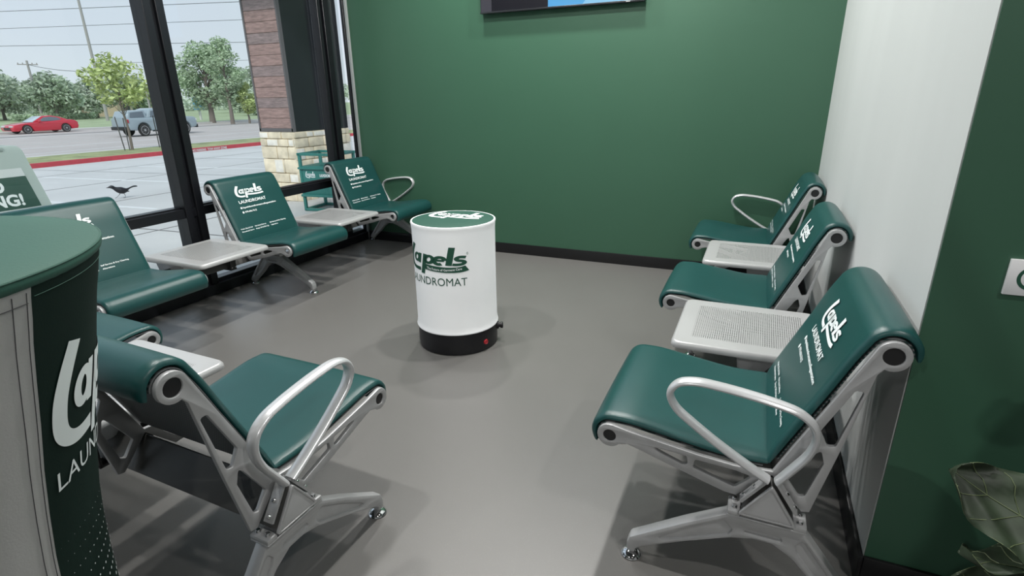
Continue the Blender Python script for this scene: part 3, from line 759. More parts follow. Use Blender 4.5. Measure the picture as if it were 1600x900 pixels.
LV = [((0.03, -0.01, 0.44), (-0.285, 0.06, 0.612), (0.1, -0.75, 0.75), 0.145, 1), ((0.06, 0, 0.40), (-0.25, 0.04, 0.475), (0.3, 0.3, 1), 0.13, 2), ((0.06, 0, 0.28), (-0.265, 0.0, 0.385), (0, -0.6, 1), 0.17, 3),
      ((0.06, 0.0, 0.60), (0.22, -0.20, 0.74), (0, 0, 1), 0.15, 4), ((0.06, 0.0, 0.75), (0.30, 0.10, 0.86), (0, 0, 1), 0.14, 5), ((0.06, 0.0, 0.85), (0.02, -0.19, 0.98), (0.4, 0, 1), 0.12, 6), ((0.06, 0.0, 0.95), (0.14, 0.18, 1.16), (0, 0, 1), 0.13, 7), ((0.06, 0.0, 0.40), (0.20, -0.16, 0.42), (0, 0, 1), 0.13, 8), ((0.06, 0, 0.34), (-0.18, -0.10, 0.30), (0, 0, 1), 0.12, 9)]
for l_ in LV: make_leaf(*l_)

# ================================================================== OUTSIDE
exec_out = True
def gz(x):  # ground height: lot slopes away from the building, road lies lower
    if x > -19: return -0.08+0.02*(x+3.5)
    if x > -24.3: return -0.39-0.11*(-19-x)/5.3-0.0
    return -0.75 if x < -26 else -0.50-0.25*(-24.3-x)/1.7
M_conc = mat('pale_concrete', (0.56, 0.56, 0.55), 0.8, var=0.06, vscale=0.8)
M_asph = mat('pale_asphalt', (0.47, 0.43, 0.41), 0.9, var=0.05, vscale=0.5)
M_grass = mat('dry_grass', (0.30, 0.33, 0.16), 0.9, var=0.35, vscale=1.5, detail=8)
M_lawn = mat('roadside_lawn', (0.34, 0.41, 0.24), 0.9, var=0.2, vscale=0.6, detail=8)
M_redcurb = mat('red_painted_curb', (0.52, 0.06, 0.08), 0.6, var=0.1, vscale=6)
M_curb = mat('curb_concrete', (0.58, 0.57, 0.55), 0.8)
M_line = mat('white_road_paint', (0.72, 0.73, 0.73), 0.7)
M_crack = mat('dark_joint', (0.20, 0.20, 0.20), 0.9)
def strip(name, xs, y0, y1, m, dz=0.0, kind='structure', th=0.12):
    bm = bmesh.new(); T = []
    for x in xs: T.append([bm.verts.new((x, y, gz(x)+dz-k)) for k in (0, th) for y in (y0, y1)])
    for a_, b_ in zip(T, T[1:]):
        bm.faces.new((a_[0], a_[1], b_[1], b_[0])); bm.faces.new((a_[2], b_[2], b_[3], a_[3])); bm.faces.new((a_[0], b_[0], b_[2], a_[2])); bm.faces.new((a_[1], a_[3], b_[3], b_[1]))
    bm.faces.new((T[0][0], T[0][2], T[0][3], T[0][1])); bm.faces.new((T[-1][0], T[-1][1], T[-1][3], T[-1][2]))
    o = finish(bm, name, m, smooth=0)
    if kind: o['kind'] = kind
    return o
strip('parking_lot', [XW-0.08, -6, -10, -14, -18.62], -40, 90, M_conc)
strip('verge', [-18.75, -20, -22, -23.4], -40, 90, M_grass, 0.05)
strip('kerb_near_road', [-23.4, -24.3, -25.6], -60, 160, M_conc, 0.03)
strip('road', [-25.6, -26, -30, -40, -53], -120, 260, M_asph)
strip('lawn', [-53.4, -60, -80, -140, -400], -300, 500, M_lawn, 0.06)
strip('kerb_far_road', [-52.8, -54.0], -120, 260, M_curb, 0.12)
rc = strip('red_curb', [-18.6, -18.78], -40, 90, M_redcurb, 0.13, None, 0.2); tag(rc, 'red painted fire lane curb along the far side of the parking lot', 'curb')
V, F, W = text_tris('LANE  NO PARKING  TOW AWAY ZONE', 0.15, 0.004, wid=1.75)
decal('curb_lettering', [(V, F)], lambda s, t: (-18.585, 13.62+s, gz(-18.6)+0.015+t*0.8), M_line, rc)['label'] = 'worn white stencilled fire lane lettering'
for i, (x0, x1, ya, yb_) in enumerate([(-15.5, -10.0, 7.55, 7.64), (-15.5, -10.0, 9.85, 9.94), (-15.5, -8.0, 5.2, 5.29), (-15.5, -10, 12.3, 12.39)]):
    o = strip('parking_stripe', [x0, x1], ya, yb_, M_line, 0.004, None, 0.003); tag(o, 'thin white painted parking bay line on the pale lot', 'parking line', 'parking bay lines')
for i, (x0, x1) in enumerate([(-33.4, -33.25), (-36.9, -36.7), (-44.8, -44.65), (-29.5, -29.38)]):
    o = strip('lane_line', [x0, x1], -60, 200, M_line if i != 1 else M_curb, 0.006, None, 0.004); tag(o, 'long painted line running along the road surface', 'road line', 'road lines')
o = strip('road_gutter_line', [-47.2, -46.4], -60, 200, M_crack, 0.006, None, 0.004); tag(o, 'dark grey joint along the far lanes of the road', 'road joint')
bm = bmesh.new()
for x in (-6.5, -9.5, -12.5, -15.6): add_box(bm, (x, -30, gz(x)+0.001), (x+0.02, 60, gz(x)+0.004))
for y in (-3, 1.6, 4.2, 8.7, 12, 16): 
    for xa_, xb_ in ((-18.4, -3.6),):
        q = [bm.verts.new((x, yy, gz(x)+0.004)) for x, yy in ((xa_, y), (xb_, y), (xb_, y+0.02), (xa_, y+0.02))]; bm.faces.new(q)
finish(bm, 'pavement_joints', M_crack, smooth=0)['kind'] = 'structure'

# unseen canopy, added to shade the pillar's side, and the pillar
box('shade_canopy', (-7.4, 5.6, 3.30), (XW-0.15, 14, 3.75), mat('shade_canopy_soffit', (0.30, 0.28, 0.27), 0.7))['kind'] = 'structure'
M_stone = mat('limestone_block', (0.82, 0.72, 0.55), 0.9, var=0.22, vscale=7, bump=0.8, bscale=18)
M_stone2 = mat('pale_limestone_block', (0.90, 0.86, 0.78), 0.9, var=0.14, vscale=9, bump=0.8, bscale=18)
M_mortar = mat('mortar', (0.62, 0.58, 0.50), 0.9)
M_board = mat('brown_plank_cladding', (0.34, 0.225, 0.205), 0.6, var=0.28, vscale=9, stretch=(1, 1, 6))
M_board2 = mat('grey_brown_plank_cladding', (0.28, 0.21, 0.205), 0.6, var=0.28, vscale=9, stretch=(1, 1, 6))
M_charc = mat('charcoal_panel', (0.018, 0.021, 0.025), 0.7, spec=0.2, var=0.08, vscale=3)
pc = empty('building_pillar', (-6.55, 6.92, gz(-6.5))); tag(pc, 'square outdoor pillar with limestone foot and brown plank cladding above', 'pillar')
ox, oy, oz = -6.55, 6.92, gz(-6.5)
zt = 0.88-oz; top = 3.42-oz
box('core', (-0.30, -0.58, 0), (0.30, 0.58, top), M_mortar, pc)
bm = bmesh.new(); rnd = random.Random(4)
def stones(bm, face):
    z = 0.0
    while z < zt-0.02:
        h = min(rnd.choice((0.11, 0.14, 0.18, 0.21)), zt-z)
        if zt-z-h < 0.07: h = zt-z
        w0, w1 = (-0.335, 0.335) if face == 'y' else (-0.62, 0.62)
        x = w0
        while x < w1-0.01:
            wd = min(rnd.uniform(0.12, 0.34), w1-x)
            if w1-x-wd < 0.08: wd = w1-x
            d = rnd.uniform(0.0, 0.018); mi = rnd.choice((0, 0, 1))
            if face == 'y': add_box(bm, (x+0.004, -0.62-d, z+0.004), (x+wd-0.004, -0.56, z+h-0.004), 0.012, 2, mi)
            else: add_box(bm, (0.28, x+0.004, z+0.004), (0.335+d, x+wd-0.004, z+h-0.004), 0.012, 2, mi)
            x += wd
        z += h
stones(bm, 'y'); stones(bm, 'x')
finish(bm, 'stone_foot', [M_stone, M_stone2], pc)
bm = bmesh.new(); z = zt+0.05; k = 0
while z < top:
    add_box(bm, (-0.30, -0.60, z), (0.315, -0.57, min(z+0.138, top)), 0.002, 1, k % 3 == 2); z += 0.143; k += 1
finish(bm, 'plank_cladding', [M_board, M_board2], pc)
bm = bmesh.new(); add_box(bm, (-0.325, -0.61, zt+0.0), (0.33, -0.55, zt+0.05), 0.003); add_box(bm, (-0.325, -0.61, zt), (-0.295, -0.55, top)); add_box(bm, (0.305, -0.61, zt), (0.332, -0.55, top)); finish(bm, 'corner_trim', mat('grey_metal_trim', (0.13, 0.12, 0.125), 0.5), pc)
box('charcoal_side', (0.28, -0.56, zt), (0.325, 0.61, top), M_charc, pc)

# green metal rack by the pillar
M_gmet = mat('green_powder_coat', (0.035, 0.20, 0.175), 0.45)
cz = gz(-5.3)
ck = empty('laundry_cart', (-5.33, 5.95, cz), radians(6)); tag(ck, 'green metal cart with white wordmark standing outside beside the pillar', 'cart')
bm = bmesh.new(); w_, d_ = 0.27, 0.22
for sx in (-1, 1):
    for sy in (-1, 1): add_box(bm, (sx*w_-0.018, sy*d_-0.018, 0.0), (sx*w_+0.018, sy*d_+0.018, 0.76), 0.003)
for z in (0.735, 0.0):
    for sy in (-1, 1): add_box(bm, (-w_-0.03 if z > 0.1 else -w_, sy*d_-0.018, z), (w_+0.03 if z > 0.1 else w_, sy*d_+0.018, z+0.035), 0.003)
    for sx in (-1, 1): add_box(bm, (sx*w_-0.018, -d_, z), (sx*w_+0.018, d_, z+0.035), 0.003)
finish(bm, 'cart_frame', M_gmet, ck)
bm = bmesh.new(); add_box(bm, (-w_-0.005, -d_-0.012, 0.21), (w_+0.005, d_+0.012, 0.60), 0.004); bd = finish(bm, 'body', M_gmet, ck)
bm = bmesh.new(); add_box(bm, (-w_-0.03, -d_-0.035, 0.56), (w_+0.03, d_+0.03, 0.585), 0.003); add_box(bm, (-w_-0.03, -d_-0.035, 0.195), (w_+0.03, d_+0.03, 0.225), 0.003); finish(bm, 'ledge', M_gmet, ck)
V, F = logo2d(); V2, F2, W = text_tris('LAUNDROMAT', 0.05, 0.003, wid=0.19)
decal('lettering', [place2(V, F, 0.15, -0.20, 0.475, 0.13), place2(V2, F2, 1, 0.02, 0.465, 1)], lambda s, t: (s, -d_-0.0135, t), M_letter, bd)

# sidewalk sign
M_signw = mat('pale_sign_plastic', (0.42, 0.50, 0.47), 0.45); M_signf = mat('sign_poster_white', (0.60, 0.65, 0.65), 0.5); M_signg = mat('sign_dark_green', (0.02, 0.075, 0.055), 0.5); M_signt = mat('sign_dark_text', (0.015, 0.05, 0.045), 0.6)
sg = empty('sandwich_board', (-5.15, 2.14, gz(-5.1))); tag(sg, 'pale green plastic sandwich board with dark green band outside the window', 'sandwich board')
def board(front):
    xt, xb = (-0.05, 0.20) if front else (-0.17, -0.42)
    def P(y, z, o=0.0): k = z/1.13; s_ = 1 if front else -1; return (xb+(xt-xb)*k+s_*o, y, z)
    outl = rounded([(-0.44, 0.0), (0.44, 0.0), (0.315, 1.13), (-0.315, 1.13)], [0.02, 0.02, 0.06, 0.06])
    bm = plate_bm([outl], 0.03, 0.006, lambda a_, b_, c_: P(a_, b_, c_))
    o_ = finish(bm, 'panel', M_signw, sg)
    if front:
        def poly(name, L, m, o): 
            bm = plate_bm([L], 0.002, 0.0, lambda a_, b_, c_: P(a_, b_, o+c_)); return finish(bm, name, m, o_, 0)
        ps = poly('poster', [(-0.36, 0.10), (0.355, 0.10), (0.262, 0.965), (-0.262, 0.965)], M_signf, 0.016)
        poly('green_band', [(-0.29, 0.675), (0.292, 0.675), (0.268, 0.905), (-0.268, 0.905)], M_signg, 0.0180)
        poly('top_block', [(-0.20, 0.975), (0.0, 0.975), (0.0, 1.07), (-0.20, 1.07)], M_signf, 0.016)
        for tx, y, z, s_, m in (('O', 0.015, 0.805, 0.115, M_letter), ('ING!', -0.03, 0.700, 0.115, M_letter), ('Caring', -0.09, 0.555, 0.125, M_signt)):
            V, F, W = text_tris(tx, s_, 0.004); decal('lettering', [place2(V, F, 1, y, z)], lambda a_, b_: P(a_, b_, 0.0200), m, ps)
board(True); board(False)
bm = bmesh.new(); add_box(bm, (-0.20, -0.2, 1.09), (-0.02, 0.2, 1.125), 0.01); finish(bm, 'hinge_bar', M_signw, sg)

# bird
M_bird = mat('black_feathers', (0.012, 0.012, 0.016), 0.35)
bd = empty('grackle', (-9.75, 5.86, gz(-9.75)+0.004), radians(68)); tag(bd, 'black long-tailed bird striding across the pale parking lot', 'bird')
bm = bmesh.new()
# body runs along local -x (beak) to +x (tail)
B = [(-0.205, 0.188, 0.002), (-0.180, 0.192, 0.006), (-0.155, 0.196, 0.013), (-0.135, 0.197, 0.021), (-0.115, 0.190, 0.022), (-0.095, 0.172, 0.022), (-0.06, 0.147, 0.034), (-0.02, 0.130, 0.043), (0.02, 0.122, 0.041), (0.055, 0.125, 0.030), (0.085, 0.135, 0.018), (0.13, 0.157, 0.016), (0.18, 0.172, 0.018), (0.215, 0.172, 0.017), (0.235, 0.166, 0.008)]
rings = []
Bc = catmull([(a_, b_, c_) for a_, b_, c_ in B], 3)
for i, p in enumerate(Bc):
    tail = max(0, min(1, (p.x-0.07)/0.05)); wy = p.z*(1.2-0.3*tail); wz = p.z*(1.3-0.6*tail)
    t = Bc[min(i+1, len(Bc)-1)]-Bc[max(i-1, 0)]; an_ = atan2(t.y, t.x)
    rings.append([bm.verts.new((p.x-sin(an_)*wz*sin(2*pi*j/14), wy*cos(2*pi*j/14), p.y+cos(an_)*wz*sin(2*pi*j/14))) for j in range(14)])
for a_, b_ in zip(rings, rings[1:]):
    for j in range(14): bm.faces.new((a_[j], a_[(j+1) % 14], b_[(j+1) % 14], b_[j]))
bm.faces.new(rings[0]); bm.faces.new(rings[-1])
for L in ([(-0.01, 0.012, 0.10), (-0.03, 0.014, 0.075), (-0.045, 0.014, 0.055), (-0.085, 0.014, 0.018), (-0.115, 0.014, 0.010)], [(0.025, -0.012, 0.10), (0.020, -0.014, 0.07), (0.032, -0.014, 0.045), (0.028, -0.014, 0.003), (-0.005, -0.014, 0.002)]):
    add_sweep(bm, L, 0.004, n=8, radii=[2.8, 1.4, 0.8, 0.7, 0.6])
for s_ in (-1, 1):
    for da in (-0.5, 0, 0.5): add_sweep(bm, [(0.028 if s_ < 0 else -0.085, s_*-0.014*-1, 0.003 if s_ < 0 else 0.018), ((0.028 if s_ < 0 else -0.085)-0.025*cos(da), s_*0.014+0.025*sin(da), 0.002 if s_ < 0 else 0.010)], 0.002, n=6)
finish(bm, 'body', M_bird, bd, 60)
bm = bmesh.new()
for s_ in (-1, 1): add_sweep(bm, catmull([(-0.06, s_*0.033, 0.150), (0.0, s_*0.040, 0.128), (0.06, s_*0.028, 0.108), (0.105, s_*0.014, 0.098)], 4), 0.018, 0.006, 10, side=Vector((0, 1, 0)), radii=[0.5, 0.9, 1, 1, 1, 1, 1, 0.9, 0.75, 0.6, 0.45, 0.3, 0.15])
finish(bm, 'wings', M_bird, bd, 60)

# trees: trunk, boughs and a crown of many leaf blades
def leaf_cloud(bm, blobs, n, size, rnd, flat=0.6):
    for _ in range(n):
        c, r = rnd.choice(blobs)
        while True:
            p = Vector((rnd.uniform(-1, 1), rnd.uniform(-1, 1), rnd.uniform(-1, 1)))
            if 0.25 < p.length < 1: break
        p = Vector(c) + Vector((p.x*r, p.y*r, p.z*r*flat))
        s = size*rnd.uniform(0.6, 1.3); a_ = Vector((rnd.gauss(0, 1), rnd.gauss(0, 1), rnd.gauss(0, 0.7))).normalized(); b_ = a_.orthogonal().normalized()
        b_ = Matrix.Rotation(rnd.uniform(0, 6.3), 3, a_) @ b_
        q = [bm.verts.new(p+v_) for v_ in (a_*s, b_*s*0.45, -a_*s, -b_*s*0.45)]; bm.faces.new(q)
def tree(name, loc, height, crown_r, trunk_h, m, label, group, seed, n=5000, leaf=0.10, nb=14, tr=0.14, trunk_m=None, lean=0.0, top_scale=1.0, flat=0.75, low=0.0):
    rnd = random.Random(seed); r = empty(name, loc, label=label, cat='tree', group=group)
    bm = bmesh.new(); zt_ = height*0.72
    add_sweep(bm, catmull([(0, 0, -0.1), (lean*0.3, 0.03, trunk_h*0.5), (lean*0.6, -0.04, trunk_h), (lean, 0.05, zt_)], 5), tr, n=9, radii=[1.25-i*0.06 for i in range(16)])
    blobs = []
    for k in range(nb):
        aa_ = rnd.uniform(0, 2*pi); zz = trunk_h-low + (height-trunk_h+low)*(0.08+0.86*(k/(nb-1))); f = sin(pi*min(0.97, max(0.10, (zz-trunk_h+low)/(height-trunk_h+low)*0.9+0.08)))
        rr_ = crown_r*f*rnd.uniform(0.35, 0.80); c = (rr_*cos(aa_)+lean, rr_*sin(aa_), zz); blobs.append((c, crown_r*rnd.uniform(0.30, 0.48)*top_scale))
        s0 = (lean*0.6, 0, min(zt_, max(trunk_h*0.75, zz-crown_r*0.55)))
        add_sweep(bm, [s0, ((s0[0]+c[0])/2, (s0[1]+c[1])/2, (s0[2]+c[2])/2-0.04), c], tr*0.30, n=6, radii=[1.1, 0.7, 0.25])
    finish(bm, 'trunk', trunk_m or M_bark, r, 60)
    bm = bmesh.new(); leaf_cloud(bm, blobs, n, leaf, rnd, flat); f_ = finish(bm, 'foliage', m, r, 0)
    return r
def foliage_mat(name, col, sc=1.0, var=0.35):
    m = mat(name, col, 0.7, var=var, vscale=sc, spec=0.2); b = m.node_tree.nodes['Principled BSDF']
    return m
M_bark = mat('grey_bark', (0.20, 0.17, 0.15), 0.9)
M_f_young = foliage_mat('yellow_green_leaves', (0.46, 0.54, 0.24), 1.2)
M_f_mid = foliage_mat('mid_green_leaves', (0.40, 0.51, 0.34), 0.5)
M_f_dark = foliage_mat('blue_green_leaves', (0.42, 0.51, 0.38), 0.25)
M_f_far = foliage_mat('far_haze_tinted_leaves', (0.52, 0.60, 0.48), 0.2, 0.25)  # distance haze is put into this pale leaf colour
yt = tree('young_tree', (-22.5, 14.3, gz(-22.5)+0.05), 3.30, 1.15, 1.70, M_f_young, 'young yellow-green staked tree on the grass verge', None, 3, 1500, 0.10, 17, 0.045, flat=0.7)
yt['label'] = 'young yellow-green staked tree on the grass verge'
for y, zt_, lean_ in ((14.02, 1.25, -0.10), (14.2, 1.2, 0.02), (15.42, 1.25, 0.0)):
    bm = bmesh.new(); add_sweep(bm, [(0, 0, -0.05), (0, lean_, zt_)], 0.020, n=8); o = finish(bm, 'tree_stake', mat('dark_stake', (0.10, 0.10, 0.10), 0.6)); o.location = (-22.5, y, gz(-22.5)+0.05)
    tag(o, 'thin dark metal stake in the verge beside the young tree', 'stake', 'stakes around the young tree')
for y in (9.7, ):
    bm = bmesh.new(); add_sweep(bm, [(0, 0, -0.05), (0, -0.25, 1.1)], 0.025, n=8); o = finish(bm, 'verge_post', mat('dark_stake', (0.10, 0.10, 0.10), 0.6)); o.location = (-23.0, y-0.35, gz(-23)+0.05)
    tag(o, 'short dark post leaning on the verge at the left edge', 'post')
tree('oak_tree', (-53.0, 42.7, -0.7), 7.4, 3.3, 2.6, M_f_mid, 'broad green tree on the lawn right of the grey pickup', None, 11, 6500, 0.19, 26, 0.26, low=0.9)
tree('slender_tree', (-48.0, 40.9, -0.7), 7.8, 1.75, 3.0, M_f_mid, 'tall narrow loose-crowned tree beside the brown pillar', None, 12, 3200, 0.15, 22, 0.17, low=1.0)
tree('small_tree', (-47.5, 42.5, -0.7), 3.6, 1.2, 1.0, M_f_young, 'low yellow-green tree under the narrow tall tree', None, 15, 1500, 0.15, 10, 0.10)
bgt = [(-101, 47, 6.2, 4.2, 1.8), (-94, 50.2, 5.0, 3.4, 1.6), (-106, 57, 5.6, 4.4, 1.6), (-96, 42.5, 6.6, 4.6, 2.0), (-100, 53.5, 5.0, 3.6, 1.7), (-88, 47.0, 5.2, 3.2, 1.6), (-92, 54.5, 4.9, 3.2, 1.5), (-86, 57.0, 5.1, 3.0, 1.7), (-95, 36.0, 5.5, 4.2, 1.8),
       (-86, 80, 7.6, 4.6, 0.8), (-84, 88, 8.6, 5, 0.8), (-96, 84, 7.6, 5, 0.8), (-72, 66, 5.0, 3.2, 0.8), (-104, 30, 6.5, 4.5, 1.6), (-88, 94, 8.5, 5, 0.6), (-110, 48, 7.2, 4.5, 1.6), (-112, 60, 6.4, 4.5, 1.5), (-115, 74, 7.0, 5, 1.5)]
where = ['behind the crossarm pole, rear', 'in the gap between pole and red car tail', 'in the rear row near the faint pole', 'behind the red car, far left', 'behind the wooden poles', 'just right of the leaning street pole', 'beyond the red car roof', 'left of the tall pole', 'cut by the left edge of the photo',
         'between tall tree and pillar, nearest', 'against the pillar edge', 'behind the slender tree', 'behind the pickup bonnet', 'beyond the left photo edge', 'hidden behind the pillar', 'in the rear row at left', 'in the rear row at middle', 'in the rear row at right']
for i, (x, y, h_, cr_, th_) in enumerate(bgt):
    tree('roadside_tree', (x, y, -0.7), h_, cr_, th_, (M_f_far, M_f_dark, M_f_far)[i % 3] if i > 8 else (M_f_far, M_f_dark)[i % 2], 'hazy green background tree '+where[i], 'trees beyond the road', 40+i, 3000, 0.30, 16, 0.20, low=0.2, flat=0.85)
rnd = random.Random(77); bm = bmesh.new()
leaf_cloud(bm, [((rnd.uniform(-4, 4), y, 1.6+rnd.uniform(0, 1.0)+0.9*sin(y*0.21)+max(0, (y-90)*0.05)), rnd.uniform(2.4, 3.6)) for y in [k*2.6 for k in range(0, 62)]], 16000, 0.42, rnd, 0.95)
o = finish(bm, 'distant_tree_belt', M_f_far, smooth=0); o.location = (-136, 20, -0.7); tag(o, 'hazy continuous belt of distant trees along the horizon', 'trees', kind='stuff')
# clipped hedge
for i, (x, y0, y1) in enumerate([(-88, 42, 52)]):
    rnd = random.Random(9); bm = bmesh.new(); leaf_cloud(bm, [((0, y, 0.45), 0.6) for y in [k*0.5 for k in range(0, 20)]], 2600, 0.14, rnd, 0.8); o = finish(bm, 'hedge', M_f_mid, smooth=0); o.location = (x, y0, -0.7); tag(o, 'low clipped hedge behind the red car', 'hedge')

# poles and wires
M_pole = mat('weathered_pole', (0.36, 0.35, 0.34), 0.8); M_wire = mat('dark_wire', (0.16, 0.17, 0.18), 0.7)
def pole(name, loc, h_, r0, r1, label, arms):
    p = empty(name, loc, label=label, cat='utility pole')
    bm = bmesh.new(); add_lathe(bm, [(r0, -0.2), (r1, h_)], n=14); finish(bm, 'shaft', M_pole, p)
    for z, ln, ang in arms:
        bm = bmesh.new(); add_box(bm, (-ln/2, -0.06, z-0.06), (ln/2, 0.06, z+0.06)); 
        for s_ in (-0.9, -0.45, 0.45, 0.9): add_lathe(bm, [(0.05, z+0.06), (0.07, z+0.16), (0.03, z+0.24)], (s_*ln/2, 0, 0), 8)
        o_ = finish(bm, 'crossarm', M_pole, p); o_.rotation_euler = (0, 0, ang)
    return p
pole('utility_pole', (-75, 45.5, -0.6), 16.5, 0.19, 0.12, 'tall wooden utility pole rising out of the frame behind the young tree', [(5.6, 1.2, 1.2)])
pole('utility_pole', (-92, 47.2, -0.6), 7.6, 0.18, 0.13, 'shorter wooden pole with crossarm behind the red car', [(7.1, 2.2, 1.1)])
pole('utility_pole', (-120, 71, -0.6), 6.2, 0.22, 0.18, 'faint distant pole between the two wooden poles', [(5.9, 1.6, 1.1)])
def wire(a_, b_, sag, r_=0.035):
    bm = bmesh.new(); A_ = Vector(a_); B_ = Vector(b_); d_ = B_-A_; A_ = A_-d_*0.5; B_ = B_+d_*0.25
    add_sweep(bm, [A_.lerp(B_, k/24)+Vector((0, 0, -sag*4*(k/24)*(1-k/24))) for k in range(25)], r_, n=5, side=Vector((0, 0, 1)))
    return bm
WI = [((-85.6, 42.6, 12.0), (-56.0, 51.0, 12.0), 0.0, 'topmost'), ((-104.5, 51.4, 12.0), (-67.5, 61.6, 12.0), 0.0, 'second'), ((-88, 42.8, 8.3), (-60, 54.8, 8.3), 0.0, 'third'), ((-100, 71, 8.2), (-84, 76.6, 8.2), 0.0, 'lowest')]
for a_, b_, s_, wh in WI:
    o = finish(wire(a_, b_, s_), 'power_line', M_wire); tag(o, 'dark overhead power line, %s of the four crossing the sky' % wh, 'power line', 'overhead power lines')
for k, (pa, pb) in enumerate([((-75, 45.5, 5.1), (-92, 47.2, 6.5)), ((-75, 45.5, 4.6), (-120, 71, 5.4))]):
    bm = bmesh.new(); A_, B_ = Vector(pa), Vector(pb); add_sweep(bm, [A_.lerp(B_, q/12)+Vector((0, 0, -1.2*(q/12)*(1-q/12))) for q in range(13)], 0.035, n=5); o = finish(bm, 'service_cable', M_wire)
    tag(o, ['sagging cable from the tall pole to the shorter crossarm pole', 'sagging cable from the tall pole to the faint distant pole'][k], 'cable')

# buildings beyond
tb = empty('tan_building', (-104, 68, -0.7), radians(25)); tag(tb, 'tan low building with red roof gable behind the trees', 'building')
M_tan = mat('tan_stucco', (0.55, 0.46, 0.33), 0.9); M_roofred = mat('red_roof', (0.42, 0.13, 0.11), 0.8)
box('wall', (-3, -9, 0), (3, 5, 2.9), M_tan, tb)
bm = bmesh.new(); add_box(bm, (-3.4, 1.6, 2.2), (3.4, 6.6, 3.2)); finish(bm, 'fascia', M_roofred, tb)
bm = bmesh.new(); q = [bm.verts.new(v_) for v_ in ((-3.6, 1.2, 3.2), (3.6, 1.2, 3.2), (3.6, 7.0, 3.2), (-3.6, 7.0, 3.2), (0, 1.6, 4.8), (0, 6.6, 4.8))]
for f in ((0, 1, 4), (1, 2, 5, 4), (2, 3, 5), (3, 0, 4, 5), (0, 3, 2, 1)): bm.faces.new([q[i] for i in f])
finish(bm, 'roof', M_roofred, tb, 0)
M_dkglass = mat('dark_shop_window', (0.05, 0.06, 0.07), 0.2)
for y in (-7.5, -5, -2.5, 2.5): box('window', (2.98, y, 0.5), (3.05, y+1.7, 2.0), M_dkglass, tb)
lp = pole('light_pole', (-60, 41.0, -0.7), 3.9, 0.11, 0.09, 'pale thin post behind the cab of the grey pickup', []); lp['category'] = 'post'
ms = empty('monument_sign', (-62, 48.4, -0.7), radians(20)); tag(ms, 'small blue and white roadside sign right of the window mullion', 'sign')
box('post', (-0.1, -0.1, 0), (0.1, 0.1, 1.4), M_curb, ms); box('sign_face', (-0.15, -0.8, 1.2), (0.15, 0.8, 2.6), mat('blue_sign', (0.10, 0.28, 0.42), 0.5), ms); box('sign_head', (-0.17, -0.8, 2.6), (0.17, 0.8, 3.3), M_signf, ms)

# ---------------------------------------------------------------- vehicles
M_tyre = mat('tyre', (0.03, 0.03, 0.03), 0.8); M_rim = mat('alloy_rim', (0.6, 0.6, 0.62), 0.3, 0.7); M_carglass = mat('car_glass', (0.13, 0.16, 0.19), 0.1)
def wheel(parent, y, z, x, r_):
    sgn = 1 if x > 0 else -1; Mx = Matrix.Rotation(sgn*pi/2, 3, 'Y')
    bm = bmesh.new(); add_lathe(bm, [(r_*0.66, -0.22), (r_*0.95, -0.21), (r_, -0.17), (r_, -0.03), (r_*0.95, 0.0), (r_*0.68, 0.0)], (x, y, z), 28, Mx); wv_ = finish(bm, 'wheel', M_tyre, parent)
    bm = bmesh.new(); add_lathe(bm, [(r_*0.68, -0.05), (r_*0.70, 0.004), (r_*0.64, 0.004), (r_*0.62, -0.02)], (x, y, z), 28, Mx, cap=False)
    add_lathe(bm, [(r_*0.16, -0.04), (r_*0.14, 0.012)], (x, y, z), 14, Mx)
    for k in range(7):
        aa_ = 2*pi*k/7; d_ = Vector((0, cos(aa_), sin(aa_))); add_sweep(bm, [Vector((x-sgn*0.01, y, z))+d_*r_*0.1, Vector((x-sgn*0.012, y, z))+d_*r_*0.66], r_*0.07, 0.012, 6, side=Vector((1, 0, 0)))
    finish(bm, 'rim', M_rim, wv_)
def arch(cy, cz, r_, n=9):  # wheel arch cut going through (bottom edge, +y direction)
    return [(cy-r_*cos(pi*i/n), cz+r_*sin(pi*i/n)) for i in range(n+1)]
def side_body(name, outl, half, m, parent, tumble=0.0, z0=0.0, z1=1.0, bev=0.05):
    bm = plate_bm([outl], half*2, bev, lambda a_, b_, c_: (c_*(1-tumble*max(0, min(1, (b_-z0)/(z1-z0)))), a_, b_))
    return finish(bm, name, m, parent, 50)
# red coupe, nose towards -y (left in the photo)
M_redp = mat('red_car_paint', (0.55, 0.012, 0.035), 0.25, coat=0.6)
rc = empty('red_coupe', (-51.5, 26.15, -0.75)); tag(rc, 'low red coupe driving left on the far side of the road', 'car')
body = [(-2.36, 0.42), (-2.30, 0.22)] + [(-2.05, 0.20)] + arch(-1.42, 0.30, 0.38) + [(-0.95, 0.18), (0.95, 0.18)] + arch(1.38, 0.32, 0.38) + [(1.85, 0.24), (2.28, 0.28), (2.36, 0.50), (2.34, 0.78), (2.20, 0.92), (1.9, 0.98), (1.2, 0.98), (0.4, 0.90), (-0.75, 0.86), (-1.5, 0.80), (-2.1, 0.70), (-2.32, 0.60)]
side_body('body', body, 0.92, M_redp, rc, 0.10, 0.5, 1.0)
side_body('cabin', rounded([(-0.95, 0.84), (-0.10, 1.30), (0.55, 1.34), (1.15, 1.22), (1.85, 0.95)], 0.06), 0.74, M_redp, rc, 0.18, 0.9, 1.35)
g1 = rounded([(-0.50, 0.90), (-0.02, 1.20), (0.50, 1.25), (0.95, 1.18), (1.25, 1.02), (1.1, 0.93)], 0.04)
side_body('side_glass', g1, 0.752, M_carglass, rc, 0.18, 0.9, 1.35, 0.01)
side_body('windscreen', [(-0.93, 0.875), (-0.13, 1.305), (-0.02, 1.29), (-0.75, 0.87)], 0.70, mat('windscreen_glare', (0.45, 0.55, 0.60), 0.15), rc, 0.18, 0.9, 1.35, 0.01)
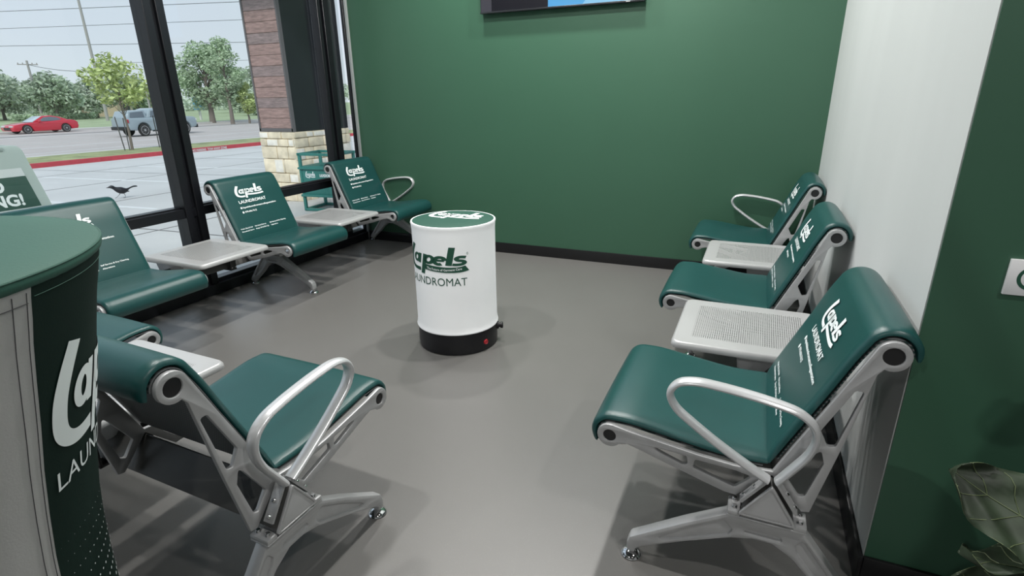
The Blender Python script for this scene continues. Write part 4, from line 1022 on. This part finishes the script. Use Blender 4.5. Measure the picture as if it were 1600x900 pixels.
for s_ in (-1, 1): box('headlight', (s_*0.55-0.25, -2.36, 0.52), (s_*0.55+0.25, -2.20, 0.62), M_signf, rc, 0.01)
box('grille', (-0.45, -2.365, 0.30), (0.45, -2.25, 0.50), M_black_plastic, rc)
for s_ in (-1, 1): box('taillight', (s_*0.65-0.22, 2.25, 0.66), (s_*0.65+0.22, 2.355, 0.78), M_red, rc, 0.01)
box('mirror', (0.86, -0.55, 0.86), (1.02, -0.38, 0.98), M_redp, rc, 0.03)
for y in (-1.42, 1.38):
    for x in (0.92, -0.92): wheel(rc, y, 0.33, x, 0.33)
rc.scale = (0.95, 0.95, 0.95)
# grey pickup, nose towards +y
M_greyp = mat('blue_grey_car_paint', (0.30, 0.37, 0.41), 0.28, coat=0.5)
tk = empty('grey_pickup', (-38, 26.15, -0.75)); tag(tk, 'blue-grey crew cab pickup truck driving right behind the window mullion', 'pickup truck')
body = [(-2.75, 0.62), (-2.70, 0.45), (-2.15, 0.42)] + arch(-1.62, 0.42, 0.52) + [(-1.05, 0.36), (1.15, 0.36)] + arch(1.72, 0.42, 0.52) + [(2.3, 0.42), (2.72, 0.50), (2.80, 0.75), (2.78, 1.12), (2.60, 1.22), (1.50, 1.28), (1.2, 1.24), (-0.95, 1.24), (-2.74, 1.24)]
side_body('body', body, 1.00, M_greyp, tk, 0.05, 0.8, 1.25, 0.06)
side_body('cab', rounded([(-1.25, 1.20), (-0.85, 1.80), (-0.5, 1.88), (0.75, 1.88), (1.0, 1.80), (1.65, 1.24)], 0.10), 0.86, M_greyp, tk, 0.12, 1.25, 1.9, 0.05)
side_body('side_glass', rounded([(-0.98, 1.28), (-0.78, 1.70), (-0.05, 1.76), (-0.05, 1.28)], 0.05), 0.872, M_carglass, tk, 0.12, 1.25, 1.9, 0.01)
side_body('side_glass', rounded([(0.05, 1.28), (0.05, 1.76), (0.85, 1.74), (1.35, 1.30)], 0.05), 0.872, M_carglass, tk, 0.12, 1.25, 1.9, 0.01)
box('bumper', (-0.98, -2.85, 0.45), (0.98, -2.70, 0.68), M_black_plastic, tk, 0.03); box('bumper', (-0.98, 2.70, 0.42), (0.98, 2.86, 0.66), M_black_plastic, tk, 0.03)
box('running_board', (0.90, -1.0, 0.30), (1.06, 1.1, 0.38), M_black_plastic, tk, 0.01)
# canopy rack and cover over the bed
side_body('bed_canopy', rounded([(-2.70, 1.20), (-2.45, 1.70), (-1.25, 1.78), (-1.15, 1.20)], 0.08), 0.84, M_greyp, tk, 0.12, 1.25, 1.9, 0.04)
side_body('canopy_glass', rounded([(-2.48, 1.28), (-2.35, 1.62), (-1.38, 1.68), (-1.34, 1.28)], 0.05), 0.852, M_carglass, tk, 0.12, 1.25, 1.9, 0.01)
box('taillight', (0.80, -2.78, 0.95), (1.01, -2.70, 1.18), M_red, tk); box('headlight', (0.55, 2.70, 0.95), (1.005, 2.80, 1.08), M_signf, tk); box('mirror', (0.98, 1.0, 1.22), (1.22, 1.15, 1.45), M_greyp, tk, 0.03)
for y in (-1.62, 1.72):
    for x in (1.0, -1.0): wheel(tk, y, 0.42, x, 0.42)

tk.scale = (0.88, 0.88, 0.93)
